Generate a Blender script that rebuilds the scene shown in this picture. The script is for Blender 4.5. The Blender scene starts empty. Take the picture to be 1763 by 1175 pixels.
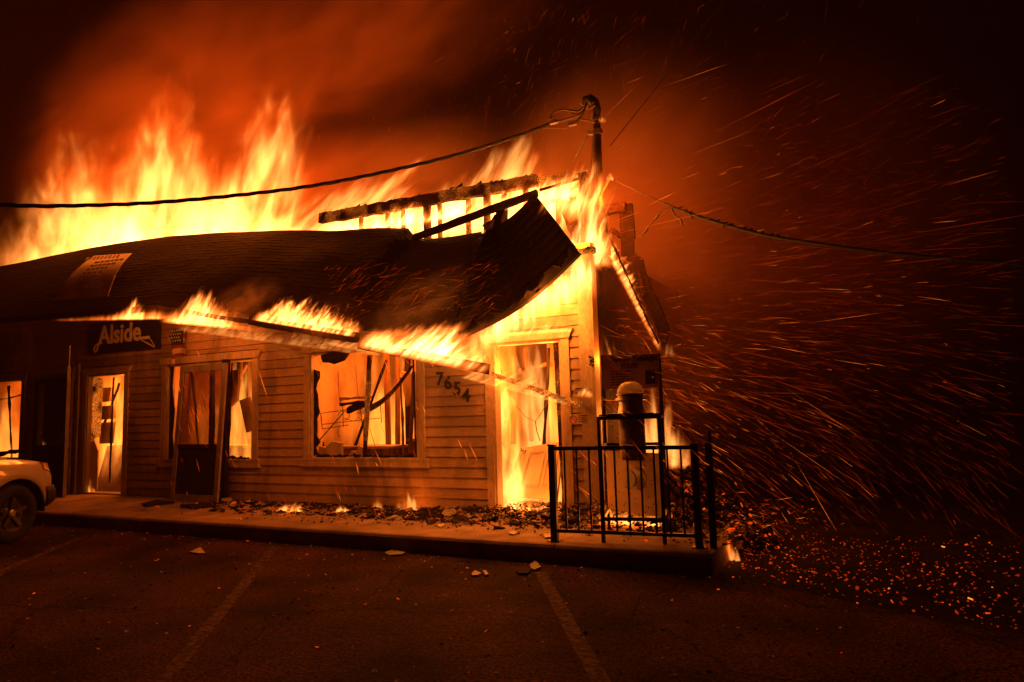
import bpy, bmesh, math, random
from mathutils import Vector, Matrix, noise
random.seed(7)
R_ = math.radians
sc = bpy.context.scene
col = sc.collection

# ------------------------------------------------------------------ camera
IW, IH, FPX = 1763.0, 1175.0, 1200.0
CAM = Vector((2.815, -7.79, 1.403))
_y, _p, _r = R_(116.5), R_(5.92), R_(1.583)
FWD = Vector((math.cos(_y)*math.cos(_p), math.sin(_y)*math.cos(_p), math.sin(_p)))
_rt = Vector((math.sin(_y), -math.cos(_y), 0)); _up = _rt.cross(FWD)
RT = _rt*math.cos(_r) - _up*math.sin(_r); UP = _up*math.cos(_r) + _rt*math.sin(_r)
cd = bpy.data.cameras.new('camera'); cam = bpy.data.objects.new('camera', cd); col.objects.link(cam)
cd.sensor_width = 36; cd.lens = FPX*36/IW; cd.clip_start = 0.05; cd.clip_end = 2000
m = Matrix((RT, UP, -FWD)).transposed().to_4x4(); m.translation = CAM
cam.matrix_world = m
sc.camera = cam

# ------------------------------------------------------------------ night sky, exposure
w = bpy.data.worlds.new('World'); sc.world = w; w.use_nodes = True
nt = w.node_tree; bg = nt.nodes['Background']
sky = nt.nodes.new('ShaderNodeTexSky'); sky.sky_type = 'NISHITA'; sky.sun_disc = False
sky.sun_elevation = R_(-8); sky.sun_rotation = R_(200)
nt.links.new(sky.outputs[0], bg.inputs[0]); bg.inputs[1].default_value = 0.0006
vs = sc.view_settings
vs.view_transform = 'Standard'; vs.look = 'None'; vs.exposure = 0; vs.gamma = 1; vs.use_curve_mapping = False
sc.render.engine = 'CYCLES'
cy = sc.cycles
cy.use_denoising = True
cy.max_bounces = 6; cy.diffuse_bounces = 3; cy.glossy_bounces = 2; cy.transmission_bounces = 4
cy.volume_bounces = 0; cy.transparent_max_bounces = 12
cy.sample_clamp_indirect = 6; cy.caustics_reflective = False; cy.caustics_refractive = False
cy.volume_step_rate = 1.0; cy.volume_max_steps = 128

# ------------------------------------------------------------------ helpers
def ray(x, y): return FWD*FPX + RT*(x-IW/2) - UP*(y-IH/2)
def at(x, y, Y=0.0):
    d = ray(x, y); return CAM + d*((Y-CAM.y)/d.y)
def atz(x, y, Z=0.0):
    d = ray(x, y); return CAM + d*((Z-CAM.z)/d.z)
def atv(x, y, A, B):
    """point of the pixel's ray in the vertical plane through plan points A and B"""
    n = Vector((B[1]-A[1], A[0]-B[0], 0)); d = ray(x, y)
    return CAM + d*(n.dot(Vector((A[0], A[1], 0))-CAM)/n.dot(d))

def lerp_tab(tab, x):
    if x <= tab[0][0]: return tab[0][1:]
    for a, c in zip(tab, tab[1:]):
        if x <= c[0]:
            t = (x-a[0])/(c[0]-a[0]); return tuple(a[i]+(c[i]-a[i])*t for i in range(1, len(a)))
    return tab[-1][1:]
def rootloc(o):
    while o.parent: o = o.parent
    return o.location.copy()
def link_mesh(name, verts, faces, mat, parent=None, loc=None, smooth=False, fmats=None):
    off = rootloc(parent) if parent else (Vector(loc) if loc is not None else Vector((0, 0, 0)))
    me = bpy.data.meshes.new(name)
    me.from_pydata([tuple(Vector(v)-off) for v in verts], [], faces)
    o = bpy.data.objects.new(name, me); col.objects.link(o)
    if parent: o.parent = parent
    else: o.location = off
    for m_ in (mat if isinstance(mat, (list, tuple)) else [mat]): me.materials.append(m_)
    if fmats:
        for p, k in zip(me.polygons, fmats): p.material_index = k
    if smooth:
        for p in me.polygons: p.use_smooth = True
    me.update()
    return o
def tag(o, label=None, cat=None, group=None, kind=None):
    if label: o['label'] = label
    if cat: o['category'] = cat
    if group: o['group'] = group
    if kind: o['kind'] = kind
    return o
def empty(name, loc, label=None, cat=None, group=None):
    o = bpy.data.objects.new(name, None); col.objects.link(o); o.location = loc; o.empty_display_size = .2
    return tag(o, label, cat, group)

class MB:
    def __init__(s): s.v = []; s.f = []; s.m = []; s.k = 0
    def add(s, vs_, fs):
        n = len(s.v); s.v += [Vector(q) for q in vs_]
        for f in fs: s.f.append(tuple(i+n for i in f)); s.m.append(s.k)
        return s
    def box(s, lo, hi, jit=0, mtx=None):
        x0, y0, z0 = lo; x1, y1, z1 = hi
        vs_ = [Vector(q) for q in ((x0,y0,z0),(x1,y0,z0),(x1,y1,z0),(x0,y1,z0),(x0,y0,z1),(x1,y0,z1),(x1,y1,z1),(x0,y1,z1))]
        if jit: vs_ = [q+Vector((random.uniform(-jit,jit),)*3) for q in vs_]
        if mtx: vs_ = [mtx @ q for q in vs_]
        return s.add(vs_, [(0,3,2,1),(4,5,6,7),(0,1,5,4),(1,2,6,5),(2,3,7,6),(3,0,4,7)])
    def bar(s, a, b, wx, wy, up=Vector((0,0,1)), nseg=1, jit=0):
        """rectangular bar from a to b; wx across, wy along 'up'"""
        a = Vector(a); b = Vector(b); d = (b-a).normalized()
        sx = d.cross(up)
        if sx.length < 1e-4: sx = d.cross(Vector((0,1,0)))
        sx.normalize(); sy = sx.cross(d).normalized()
        rings = []
        for i in range(nseg+1):
            c = a.lerp(b, i/nseg)
            r = [c+sx*(p*wx/2)+sy*(q*wy/2) for p, q in ((-1,-1),(1,-1),(1,1),(-1,1))]
            if jit: r = [q+Vector((random.uniform(-jit,jit), random.uniform(-jit,jit), random.uniform(-jit,jit))) for q in r]
            rings.append(r)
        vs_ = [q for r in rings for q in r]; fs = [(3,2,1,0)]
        for i in range(nseg):
            o = i*4
            for k in range(4): fs.append((o+k, o+(k+1)%4, o+4+(k+1)%4, o+4+k))
        o = nseg*4; fs.append((o,o+1,o+2,o+3))
        return s.add(vs_, fs)
    def tube(s, pts, r, n=8, caps=True):
        pts = [Vector(p) for p in pts]; rs = r if isinstance(r, (list, tuple)) else [r]*len(pts)
        ref = None; vs_ = []; fs = []
        for i, p in enumerate(pts):
            d = (pts[min(i+1, len(pts)-1)]-pts[max(i-1, 0)]).normalized()
            if ref is None:
                ref = d.cross(Vector((0,0,1)))
                if ref.length < .05: ref = d.cross(Vector((1,0,0)))
            ref = (ref-d*ref.dot(d)).normalized(); q = d.cross(ref)
            for k in range(n):
                a = 2*math.pi*k/n; vs_.append(p+(ref*math.cos(a)+q*math.sin(a))*rs[i])
        for i in range(len(pts)-1):
            for k in range(n):
                fs.append((i*n+k, i*n+(k+1)%n, (i+1)*n+(k+1)%n, (i+1)*n+k))
        if caps:
            fs.append(tuple(range(n-1, -1, -1))); o = (len(pts)-1)*n; fs.append(tuple(range(o, o+n)))
        return s.add(vs_, fs)
    def lathe(s, prof, c, axis=Vector((0,0,1)), n=24):
        """prof: (radius, height) along axis"""
        c = Vector(c); axis = Vector(axis).normalized()
        u = axis.cross(Vector((1,0,0)))
        if u.length < .1: u = axis.cross(Vector((0,1,0)))
        u.normalize(); v = axis.cross(u); vs_ = []; fs = []
        for r, h in prof:
            for k in range(n):
                a = 2*math.pi*k/n; vs_.append(c+axis*h+(u*math.cos(a)+v*math.sin(a))*max(r, 1e-4))
        for i in range(len(prof)-1):
            for k in range(n): fs.append((i*n+k, i*n+(k+1)%n, (i+1)*n+(k+1)%n, (i+1)*n+k))
        fs.append(tuple(range(n-1, -1, -1))); o = (len(prof)-1)*n; fs.append(tuple(range(o, o+n)))
        return s.add(vs_, fs)
    def slab(s, quad, th):
        """a quad given as four corners, thickened by the vector th"""
        q = [Vector(p) for p in quad]; t = Vector(th); n = len(q)
        fs = [tuple(range(n)), tuple(range(2*n-1, n-1, -1))]
        for i in range(n): fs.append((i, i+n, (i+1)%n+n, (i+1)%n))
        return s.add(q+[p+t for p in q], fs)
    def grid(s, P, nu, nv, th):
        """slab following P(u,v) with thickness th along -normal"""
        def nrm(u, v):
            e = .01; a = P(min(u+e,1), v)-P(max(u-e,0), v); b = P(u, min(v+e,1))-P(u, max(v-e,0))
            return a.cross(b).normalized()
        top = []; bot = []
        for j in range(nv+1):
            for i in range(nu+1):
                p = P(i/nu, j/nv); n_ = nrm(i/nu, j/nv); top.append(p); bot.append(p-n_*th)
        N = (nu+1)*(nv+1); fs = []
        for j in range(nv):
            for i in range(nu):
                a = j*(nu+1)+i; fs.append((a, a+1, a+nu+2, a+nu+1)); fs.append((N+a, N+a+nu+1, N+a+nu+2, N+a+1))
        for i in range(nu):
            a = i; fs.append((a, N+a, N+a+1, a+1)); a = nv*(nu+1)+i; fs.append((a, a+1, N+a+1, N+a))
        for j in range(nv):
            a = j*(nu+1); fs.append((a, a+nu+1, N+a+nu+1, N+a)); a += nu; fs.append((a, N+a, N+a+nu+1, a+nu+1))
        return s.add(top+bot, fs)
    def build(s, name, mat, parent=None, loc=None, smooth=False):
        return link_mesh(name, s.v, s.f, mat, parent, loc, smooth, s.m if isinstance(mat, (list, tuple)) else None)

def text_mb(mb, body, size, org, xd, yd, nd, depth=.004, bold=0.0, shear=0.0):
    cu = bpy.data.curves.new('t', 'FONT'); cu.body = body; cu.size = size; cu.extrude = depth/2; cu.offset = bold; cu.shear = shear
    cu.resolution_u = 3
    o = bpy.data.objects.new('t', cu); col.objects.link(o)
    me = bpy.data.meshes.new_from_object(o.evaluated_get(bpy.context.evaluated_depsgraph_get()))
    org = Vector(org); xd = Vector(xd).normalized(); yd = Vector(yd).normalized(); nd = Vector(nd).normalized()
    mb.add([org+xd*v.co.x+yd*v.co.y+nd*(v.co.z+depth/2) for v in me.vertices], [tuple(p.vertices) for p in me.polygons])
    wdt = max((v.co.x for v in me.vertices), default=0)
    bpy.data.objects.remove(o); bpy.data.curves.remove(cu); bpy.data.meshes.remove(me)
    return wdt

# ------------------------------------------------------------------ materials
def mat(name, c, rough=.7, c2=None, scale=8, stretch=(1,1,1), bump=.0, bscale=None, metal=0, rnd=0.0, spec=.4, detail=6, lo=.35, hi=.65):
    m_ = bpy.data.materials.new(name); m_.use_nodes = True
    t = m_.node_tree; b = t.nodes['Principled BSDF']
    b.inputs['Roughness'].default_value = rough; b.inputs['Metallic'].default_value = metal
    b.inputs['Specular IOR Level'].default_value = spec
    tc = t.nodes.new('ShaderNodeTexCoord'); mp = t.nodes.new('ShaderNodeMapping'); mp.inputs['Scale'].default_value = stretch
    t.links.new(tc.outputs['Object'], mp.inputs[0])
    nz = t.nodes.new('ShaderNodeTexNoise'); nz.inputs['Scale'].default_value = scale; nz.inputs['Detail'].default_value = detail
    t.links.new(mp.outputs[0], nz.inputs['Vector'])
    cr = t.nodes.new('ShaderNodeValToRGB')
    cr.color_ramp.elements[0].position = lo; cr.color_ramp.elements[1].position = hi
    c2 = c2 or tuple(x*.6 for x in c)
    cr.color_ramp.elements[0].color = (*c2, 1); cr.color_ramp.elements[1].color = (*c, 1)
    t.links.new(nz.outputs[0], cr.inputs[0]); out = cr.outputs[0]
    if rnd:
        oi = t.nodes.new('ShaderNodeObjectInfo'); mr = t.nodes.new('ShaderNodeMapRange')
        mr.inputs[3].default_value = 1-rnd; mr.inputs[4].default_value = 1+rnd*.5
        mx = t.nodes.new('ShaderNodeMix'); mx.data_type = 'RGBA'; mx.blend_type = 'MULTIPLY'; mx.inputs[0].default_value = 1
        t.links.new(oi.outputs['Random'], mr.inputs[0]); t.links.new(out, mx.inputs[6]); t.links.new(mr.outputs[0], mx.inputs[7]); out = mx.outputs[2]
    t.links.new(out, b.inputs['Base Color'])
    if bump:
        bz = nz
        if bscale:
            bz = t.nodes.new('ShaderNodeTexNoise'); bz.inputs['Scale'].default_value = bscale; bz.inputs['Detail'].default_value = 5
            t.links.new(mp.outputs[0], bz.inputs['Vector'])
        bp = t.nodes.new('ShaderNodeBump'); bp.inputs['Strength'].default_value = bump; bp.inputs['Distance'].default_value = .02
        t.links.new(bz.outputs[0], bp.inputs['Height']); t.links.new(bp.outputs[0], b.inputs['Normal'])
    return m_
def emit(name, c, s):
    m_ = bpy.data.materials.new(name); m_.use_nodes = True
    b = m_.node_tree.nodes['Principled BSDF']
    b.inputs['Base Color'].default_value = (.03,.02,.02,1); b.inputs['Emission Color'].default_value = (*c,1); b.inputs['Emission Strength'].default_value = s
    return m_
def char(name, amount=.5, s=6.0, scale=26, stretch=(1,1,1)):
    """charred timber: black alligator blocks with glowing cracks"""
    m_ = mat(name, (.055,.022,.011), .95, (.010,.006,.004), scale=38, bump=.8, spec=.1)
    t = m_.node_tree; b = t.nodes['Principled BSDF']
    tc = t.nodes.new('ShaderNodeTexCoord'); mp = t.nodes.new('ShaderNodeMapping'); mp.inputs['Scale'].default_value = stretch
    vo = t.nodes.new('ShaderNodeTexVoronoi'); vo.feature = 'DISTANCE_TO_EDGE'; vo.inputs['Scale'].default_value = scale
    nz = t.nodes.new('ShaderNodeTexNoise'); nz.inputs['Scale'].default_value = 3.5; nz.inputs['Detail'].default_value = 3
    t.links.new(tc.outputs['Object'], mp.inputs[0]); t.links.new(mp.outputs[0], vo.inputs['Vector']); t.links.new(tc.outputs['Object'], nz.inputs['Vector'])
    r1 = t.nodes.new('ShaderNodeMapRange'); r1.inputs[1].default_value = 0; r1.inputs[2].default_value = .10; r1.inputs[3].default_value = 1; r1.inputs[4].default_value = 0
    t.links.new(vo.outputs['Distance'], r1.inputs[0])
    r2 = t.nodes.new('ShaderNodeMapRange'); r2.inputs[1].default_value = .62-.35*amount; r2.inputs[2].default_value = .85-.35*amount
    t.links.new(nz.outputs[0], r2.inputs[0])
    mu = t.nodes.new('ShaderNodeMath'); mu.operation = 'MULTIPLY'; t.links.new(r1.outputs[0], mu.inputs[0]); t.links.new(r2.outputs[0], mu.inputs[1])
    m2 = t.nodes.new('ShaderNodeMath'); m2.operation = 'MULTIPLY'; m2.inputs[1].default_value = s; t.links.new(mu.outputs[0], m2.inputs[0])
    b.inputs['Emission Color'].default_value = (1,.20,.015,1); t.links.new(m2.outputs[0], b.inputs['Emission Strength'])
    return m_

M = {}
M['siding'] = mat('siding_paint', (.50,.34,.20), .6, (.38,.24,.14), scale=6, stretch=(1.2,1,14), bump=.25, bscale=14, rnd=.22)
def soot(m_, lo=.42, hi=.62, dark=.35, sc_=.8, stretch=(1.3,1,.5)):
    t = m_.node_tree; b_ = t.nodes['Principled BSDF']; tc = t.nodes.new('ShaderNodeTexCoord'); mp = t.nodes.new('ShaderNodeMapping'); mp.inputs['Scale'].default_value = stretch
    n_ = t.nodes.new('ShaderNodeTexNoise'); n_.inputs['Scale'].default_value = sc_; n_.inputs['Detail'].default_value = 7; n_.inputs['Roughness'].default_value = .62; n_.inputs['Distortion'].default_value = .7
    r_ = t.nodes.new('ShaderNodeMapRange'); r_.interpolation_type = 'SMOOTHSTEP'; r_.inputs[1].default_value = lo; r_.inputs[2].default_value = hi; r_.inputs[3].default_value = dark
    mx_ = t.nodes.new('ShaderNodeMix'); mx_.data_type = 'RGBA'; mx_.blend_type = 'MULTIPLY'; mx_.inputs[0].default_value = 1
    src = b_.inputs['Base Color'].links[0].from_socket
    t.links.new(tc.outputs['Object'], mp.inputs[0]); t.links.new(mp.outputs[0], n_.inputs['Vector']); t.links.new(n_.outputs[0], r_.inputs[0])
    t.links.new(src, mx_.inputs[6]); t.links.new(r_.outputs[0], mx_.inputs[7]); t.links.new(mx_.outputs[2], b_.inputs['Base Color'])
soot(M['siding'], dark=.45)
M['trim'] = mat('trim_paint', (.56,.43,.30), .55, (.42,.31,.21), scale=7, stretch=(4,4,2), bump=.15, rnd=.1)
soot(M['trim'], dark=.55)
M['sheath'] = mat('sheathing', (.16,.11,.07), .9, (.08,.055,.04), scale=4)
M['shingle'] = mat('shingle', (.020,.012,.009), .95, (.009,.006,.005), scale=30, bump=.6, rnd=.25, spec=.08)
M['deck'] = mat('roof_deck', (.05,.035,.025), .9, scale=8)
M['char'] = char('charred_timber', .5, 1.3, scale=42)
M['charhot'] = char('glowing_charred_timber', .85, 2.4, scale=45)
M['chardark'] = char('burnt_board', .1, 1.2, scale=55)
M['burnt'] = mat('burnt_wood', (.026,.015,.010), .95, (.010,.007,.005), scale=18, bump=.5, spec=.1)
M['concrete'] = mat('concrete', (.30,.20,.14), .9, (.16,.105,.07), scale=3, bump=.35, bscale=60, spec=.15)
M['black_metal'] = mat('black_paint_metal', (.018,.016,.015), .45, (.010,.009,.009), scale=20, metal=.2)
M['alu'] = mat('door_frame_metal', (.40,.34,.29), .45, (.28,.23,.19), scale=6, metal=.5)
M['galv'] = mat('galvanised_metal', (.46,.42,.38), .42, (.34,.30,.27), scale=9, metal=.75)
M['panel'] = mat('weathered_panel', (.42,.33,.24), .6, (.27,.20,.14), scale=5, bump=.1)
M['white'] = mat('white_paint', (.78,.74,.68), .5, (.62,.57,.50), scale=6)
M['darkpanel'] = mat('dark_panel', (.02,.018,.018), .5, scale=8)
M['signblack'] = mat('sign_face', (.022,.018,.018), .4, (.014,.012,.012), scale=5)
M['signlet'] = mat('sign_letters', (.80,.72,.55), .5, (.70,.62,.48), scale=9)
M['boardred'] = mat('display_board', (.45,.22,.16), .6, (.36,.16,.12), scale=6)
M['ink'] = mat('ink', (.012,.008,.008), .7, scale=6)
M['inkred'] = mat('red_ink', (.35,.04,.03), .6, scale=6)
M['banner'] = mat('banner_vinyl', (.55,.44,.34), .5, (.40,.31,.23), scale=3, bump=.1)
M['bannerink'] = mat('banner_print', (.06,.04,.04), .5, scale=5)
M['bannerink2'] = mat('banner_header', (.42,.33,.25), .5, scale=5)
M['cable'] = mat('cable_rubber', (.015,.012,.011), .6, (.009,.008,.008), scale=30, bump=.2)
M['copper'] = mat('worn_cable', (.16,.10,.06), .55, (.07,.045,.03), scale=40)
M['pole'] = mat('mast_steel', (.16,.12,.09), .5, (.08,.06,.05), scale=12, metal=.6)
M['carpaint'] = mat('car_paint', (.42,.36,.29), .32, (.38,.32,.26), scale=2, spec=.6)
M['carpaint'].node_tree.nodes['Principled BSDF'].inputs['Coat Weight'].default_value = .6
M['rubber'] = mat('tyre_rubber', (.016,.015,.014), .85, scale=30)
M['blackplastic'] = mat('black_plastic', (.02,.018,.017), .6, scale=10)
M['rim'] = mat('steel_rim', (.10,.09,.085), .4, (.06,.055,.05), scale=8, metal=.7)
M['lens'] = mat('lamp_lens', (.45,.22,.10), .12, (.4,.2,.1), scale=5, spec=.7)
M['carglass'] = mat('car_glass', (.012,.012,.013), .06, scale=5, spec=.7)
M['drywall'] = mat('scorched_drywall', (.62,.46,.28), .85, (.16,.09,.05), scale=1.8, stretch=(1.6,1,.45), bump=.2, bscale=9, lo=.35, hi=.6)
M['intwood'] = mat('interior_timber', (.30,.17,.08), .85, (.10,.055,.03), scale=4, stretch=(3,3,.4), bump=.2)
M['intdoor'] = mat('interior_door_paint', (.66,.56,.42), .6, (.50,.40,.28), scale=3)
M['blind'] = mat('blind_slat', (.24,.17,.11), .6, (.13,.09,.06), scale=6, stretch=(1,1,1))
M['blue'] = mat('flag_blue', (.03,.035,.09), .8, scale=8)
M['red'] = mat('flag_red', (.30,.03,.03), .8, scale=8)
M['cloth'] = mat('flag_white', (.62,.56,.48), .8, scale=8)
M['ash'] = mat('ash', (.30,.26,.22), .9, (.16,.13,.11), scale=20)
M['pale'] = mat('pale_scrap', (.50,.40,.30), .85, (.26,.20,.15), scale=12)
M['ember1'] = emit('ember_orange', (1,.16,.009), 2.3)
M['ember2'] = emit('ember_red', (1,.075,.003), .8)
M['ember3'] = emit('ember_dull', (1,.05,.002), .3)
gl = bpy.data.materials.new('sooty_glass'); gl.use_nodes = True
g = gl.node_tree; b = g.nodes['Principled BSDF']; b.inputs['Base Color'].default_value = (.25,.17,.11,1); b.inputs['Roughness'].default_value = .12
tr = g.nodes.new('ShaderNodeBsdfTransparent'); tr.inputs[0].default_value = (.55,.42,.32,1); mx = g.nodes.new('ShaderNodeMixShader')
nz = g.nodes.new('ShaderNodeTexNoise'); nz.inputs['Scale'].default_value = 4; nz.inputs['Detail'].default_value = 5
mr = g.nodes.new('ShaderNodeMapRange'); mr.inputs[1].default_value = .3; mr.inputs[2].default_value = .7; mr.inputs[3].default_value = .08; mr.inputs[4].default_value = .45
g.links.new(nz.outputs[0], mr.inputs[0]); g.links.new(mr.outputs[0], mx.inputs[0]); g.links.new(tr.outputs[0], mx.inputs[1]); g.links.new(b.outputs[0], mx.inputs[2])
g.links.new(mx.outputs[0], g.nodes['Material Output'].inputs[0]); M['glass'] = gl

def asphalt_mat():
    m_ = mat('asphalt', (.046,.018,.010), .92, (.010,.004,.0025), scale=1.1, bump=1.0, bscale=55, detail=8, spec=.06)
    t = m_.node_tree; b = t.nodes['Principled BSDF']
    tc = t.nodes.new('ShaderNodeTexCoord'); wn = t.nodes.new('ShaderNodeTexNoise'); wn.inputs['Scale'].default_value = 1.3; wn.inputs['Detail'].default_value = 6
    add = t.nodes.new('ShaderNodeMix'); add.data_type = 'RGBA'; add.blend_type = 'ADD'; add.inputs[0].default_value = .9
    t.links.new(tc.outputs['Object'], wn.inputs['Vector']); t.links.new(tc.outputs['Object'], add.inputs[6]); t.links.new(wn.outputs['Color'], add.inputs[7])
    vo = t.nodes.new('ShaderNodeTexVoronoi'); vo.feature = 'DISTANCE_TO_EDGE'; vo.inputs['Scale'].default_value = .42
    t.links.new(add.outputs[2], vo.inputs['Vector'])
    mr_ = t.nodes.new('ShaderNodeMapRange'); mr_.inputs[1].default_value = .0; mr_.inputs[2].default_value = .008; mr_.inputs[3].default_value = .18; mr_.inputs[4].default_value = 1
    t.links.new(vo.outputs['Distance'], mr_.inputs[0])
    sp = t.nodes.new('ShaderNodeTexNoise'); sp.inputs['Scale'].default_value = 55; sp.inputs['Detail'].default_value = 3
    t.links.new(tc.outputs['Object'], sp.inputs['Vector'])
    sr = t.nodes.new('ShaderNodeMapRange'); sr.inputs[1].default_value = .35; sr.inputs[2].default_value = .72; sr.inputs[3].default_value = .35; sr.inputs[4].default_value = 2.6
    t.links.new(sp.outputs[0], sr.inputs[0])
    mm = t.nodes.new('ShaderNodeMath'); mm.operation = 'MULTIPLY'; t.links.new(mr_.outputs[0], mm.inputs[0]); t.links.new(sr.outputs[0], mm.inputs[1])
    mu = t.nodes.new('ShaderNodeMix'); mu.data_type = 'RGBA'; mu.blend_type = 'MULTIPLY'; mu.inputs[0].default_value = 1
    src = b.inputs['Base Color'].links[0].from_socket
    t.links.new(src, mu.inputs[6]); t.links.new(mm.outputs[0], mu.inputs[7]); t.links.new(mu.outputs[2], b.inputs['Base Color'])
    return m_
M['asphalt'] = asphalt_mat()
M['line'] = mat('worn_line_paint', (.10,.055,.034), .85, (.026,.013,.008), scale=24, bump=.6, bscale=70, lo=.42, hi=.62, spec=.06)
M['dirt'] = mat('dirt', (.020,.010,.006), .95, (.008,.004,.003), scale=2.5, bump=.8, bscale=18, spec=.05)

def translucent(m_, amt, c):
    t = m_.node_tree; b_ = t.nodes['Principled BSDF']; tl_ = t.nodes.new('ShaderNodeBsdfTranslucent'); tl_.inputs[0].default_value = (*c, 1)
    mx_ = t.nodes.new('ShaderNodeMixShader'); mx_.inputs[0].default_value = amt
    t.links.new(b_.outputs[0], mx_.inputs[1]); t.links.new(tl_.outputs[0], mx_.inputs[2]); t.links.new(mx_.outputs[0], t.nodes['Material Output'].inputs[0])
M['acrylic'] = mat('acrylic_dome', (.80,.74,.64), .35, (.7,.64,.55), scale=6); translucent(M['acrylic'], .5, (.85,.75,.6))
M['ceilpanel'] = mat('translucent_panel', (.50,.40,.28), .6, (.34,.26,.18), scale=5); translucent(M['ceilpanel'], .35, (.6,.48,.34))
# flame volume: glowing gas inside a closed flame-shaped hull. Local X runs along the burning edge, Z up, Y through it.
def flame_mat(L, prof, D, lean, strength, freq, soft, cool, hot, stretch, gain, below, step):
    m_ = bpy.data.materials.new('flame_gas'); m_.use_nodes = True
    t = m_.node_tree; t.nodes.clear(); N = t.nodes.new; K = t.links.new
    def math_(op, a_, b_=None, c_=None):
        n = N('ShaderNodeMath'); n.operation = op
        for i, q in enumerate((a_, b_, c_)):
            if q is None: continue
            if isinstance(q, (int, float)): n.inputs[i].default_value = q
            else: K(q, n.inputs[i])
        return n.outputs[0]
    out = N('ShaderNodeOutputMaterial'); tc = N('ShaderNodeTexCoord'); sx = N('ShaderNodeSeparateXYZ'); K(tc.outputs['Object'], sx.inputs[0])
    X, Y, Z = sx.outputs; xs_ = math_('MULTIPLY_ADD', Z, -lean, X)
    cb = N('ShaderNodeCombineXYZ'); K(xs_, cb.inputs[0]); K(Y, cb.inputs[1]); K(math_('MULTIPLY', Z, stretch), cb.inputs[2])
    nz = N('ShaderNodeTexNoise'); nz.inputs['Scale'].default_value = freq*1.35; nz.inputs['Detail'].default_value = 5; nz.inputs['Roughness'].default_value = .58; nz.inputs['Distortion'].default_value = .5
    K(cb.outputs[0], nz.inputs['Vector'])
    nl = N('ShaderNodeTexNoise'); nl.inputs['Scale'].default_value = freq*.35; nl.inputs['Detail'].default_value = 2; nl.inputs['Distortion'].default_value = .8; K(cb.outputs[0], nl.inputs['Vector'])
    hmax = max(p[1] for p in prof)
    cr = N('ShaderNodeValToRGB'); el = cr.color_ramp.elements; cr.color_ramp.interpolation = 'B_SPLINE' if len(prof) > 5 else 'LINEAR'
    while len(el) > 1: el.remove(el[-1])
    for i, (u, h) in enumerate(prof):
        e = el[0] if i == 0 else el.new(min(1, max(0, u)))
        e.position = min(1, max(0, u)); v = h/hmax; e.color = (v, v, v, 1)
    K(math_('MULTIPLY_ADD', xs_, 1/L, .0), cr.inputs[0])
    n1 = math_('SUBTRACT', nz.outputs[0], .5); n2 = math_('SUBTRACT', nl.outputs[0], .5)
    hh = math_('MULTIPLY', cr.outputs[0], math_('MULTIPLY_ADD', n1, 1.7*gain, math_('MULTIPLY_ADD', n2, 1.1*gain, .88)))   # local flame height
    q = math_('SUBTRACT', hh, math_('MULTIPLY', Z, 1/hmax))
    r1 = N('ShaderNodeMapRange'); r1.interpolation_type = 'SMOOTHSTEP'; r1.inputs[1].default_value = -.02; r1.inputs[2].default_value = soft; K(q, r1.inputs[0])
    hz_ = math_('MAXIMUM', math_('MULTIPLY_ADD', Z, -.55/hmax, 1), .3)
    yn = math_('DIVIDE', Y, math_('MULTIPLY', hz_, D*.5)); yf = math_('MAXIMUM', math_('MULTIPLY_ADD', math_('MULTIPLY', yn, yn), -1, 1), 0)
    bt_ = N('ShaderNodeMapRange'); bt_.inputs[1].default_value = -below; bt_.inputs[2].default_value = 0; K(Z, bt_.inputs[0])
    # ends fade
    ex = N('ShaderNodeMapRange'); ex.inputs[1].default_value = 0; ex.inputs[2].default_value = .06; K(math_('MULTIPLY', xs_, 1/L), ex.inputs[0])
    ey = N('ShaderNodeMapRange'); ey.inputs[1].default_value = 1; ey.inputs[2].default_value = .94; K(math_('MULTIPLY', xs_, 1/L), ey.inputs[0])
    I = math_('MULTIPLY', r1.outputs[0], math_('MULTIPLY', yf, math_('MULTIPLY', bt_.outputs[0], math_('MULTIPLY', ex.outputs[0], ey.outputs[0]))))
    st_ = math_('MAXIMUM', math_('MULTIPLY_ADD', n1, 5.0, .62), .06)
    I = math_('MULTIPLY', I, st_)
    c2 = N('ShaderNodeValToRGB'); c2.color_ramp.elements[0].position = .03; c2.color_ramp.elements[1].position = .8
    c2.color_ramp.elements[0].color = (*cool,1); c2.color_ramp.elements[1].color = (*hot,1); K(I, c2.inputs[0])
    em = N('ShaderNodeEmission'); K(c2.outputs[0], em.inputs[0]); K(math_('MULTIPLY', I, strength), em.inputs[1]); K(em.outputs[0], out.inputs['Volume'])
    m_.cycles.volume_step_rate = step
    return m_
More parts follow.
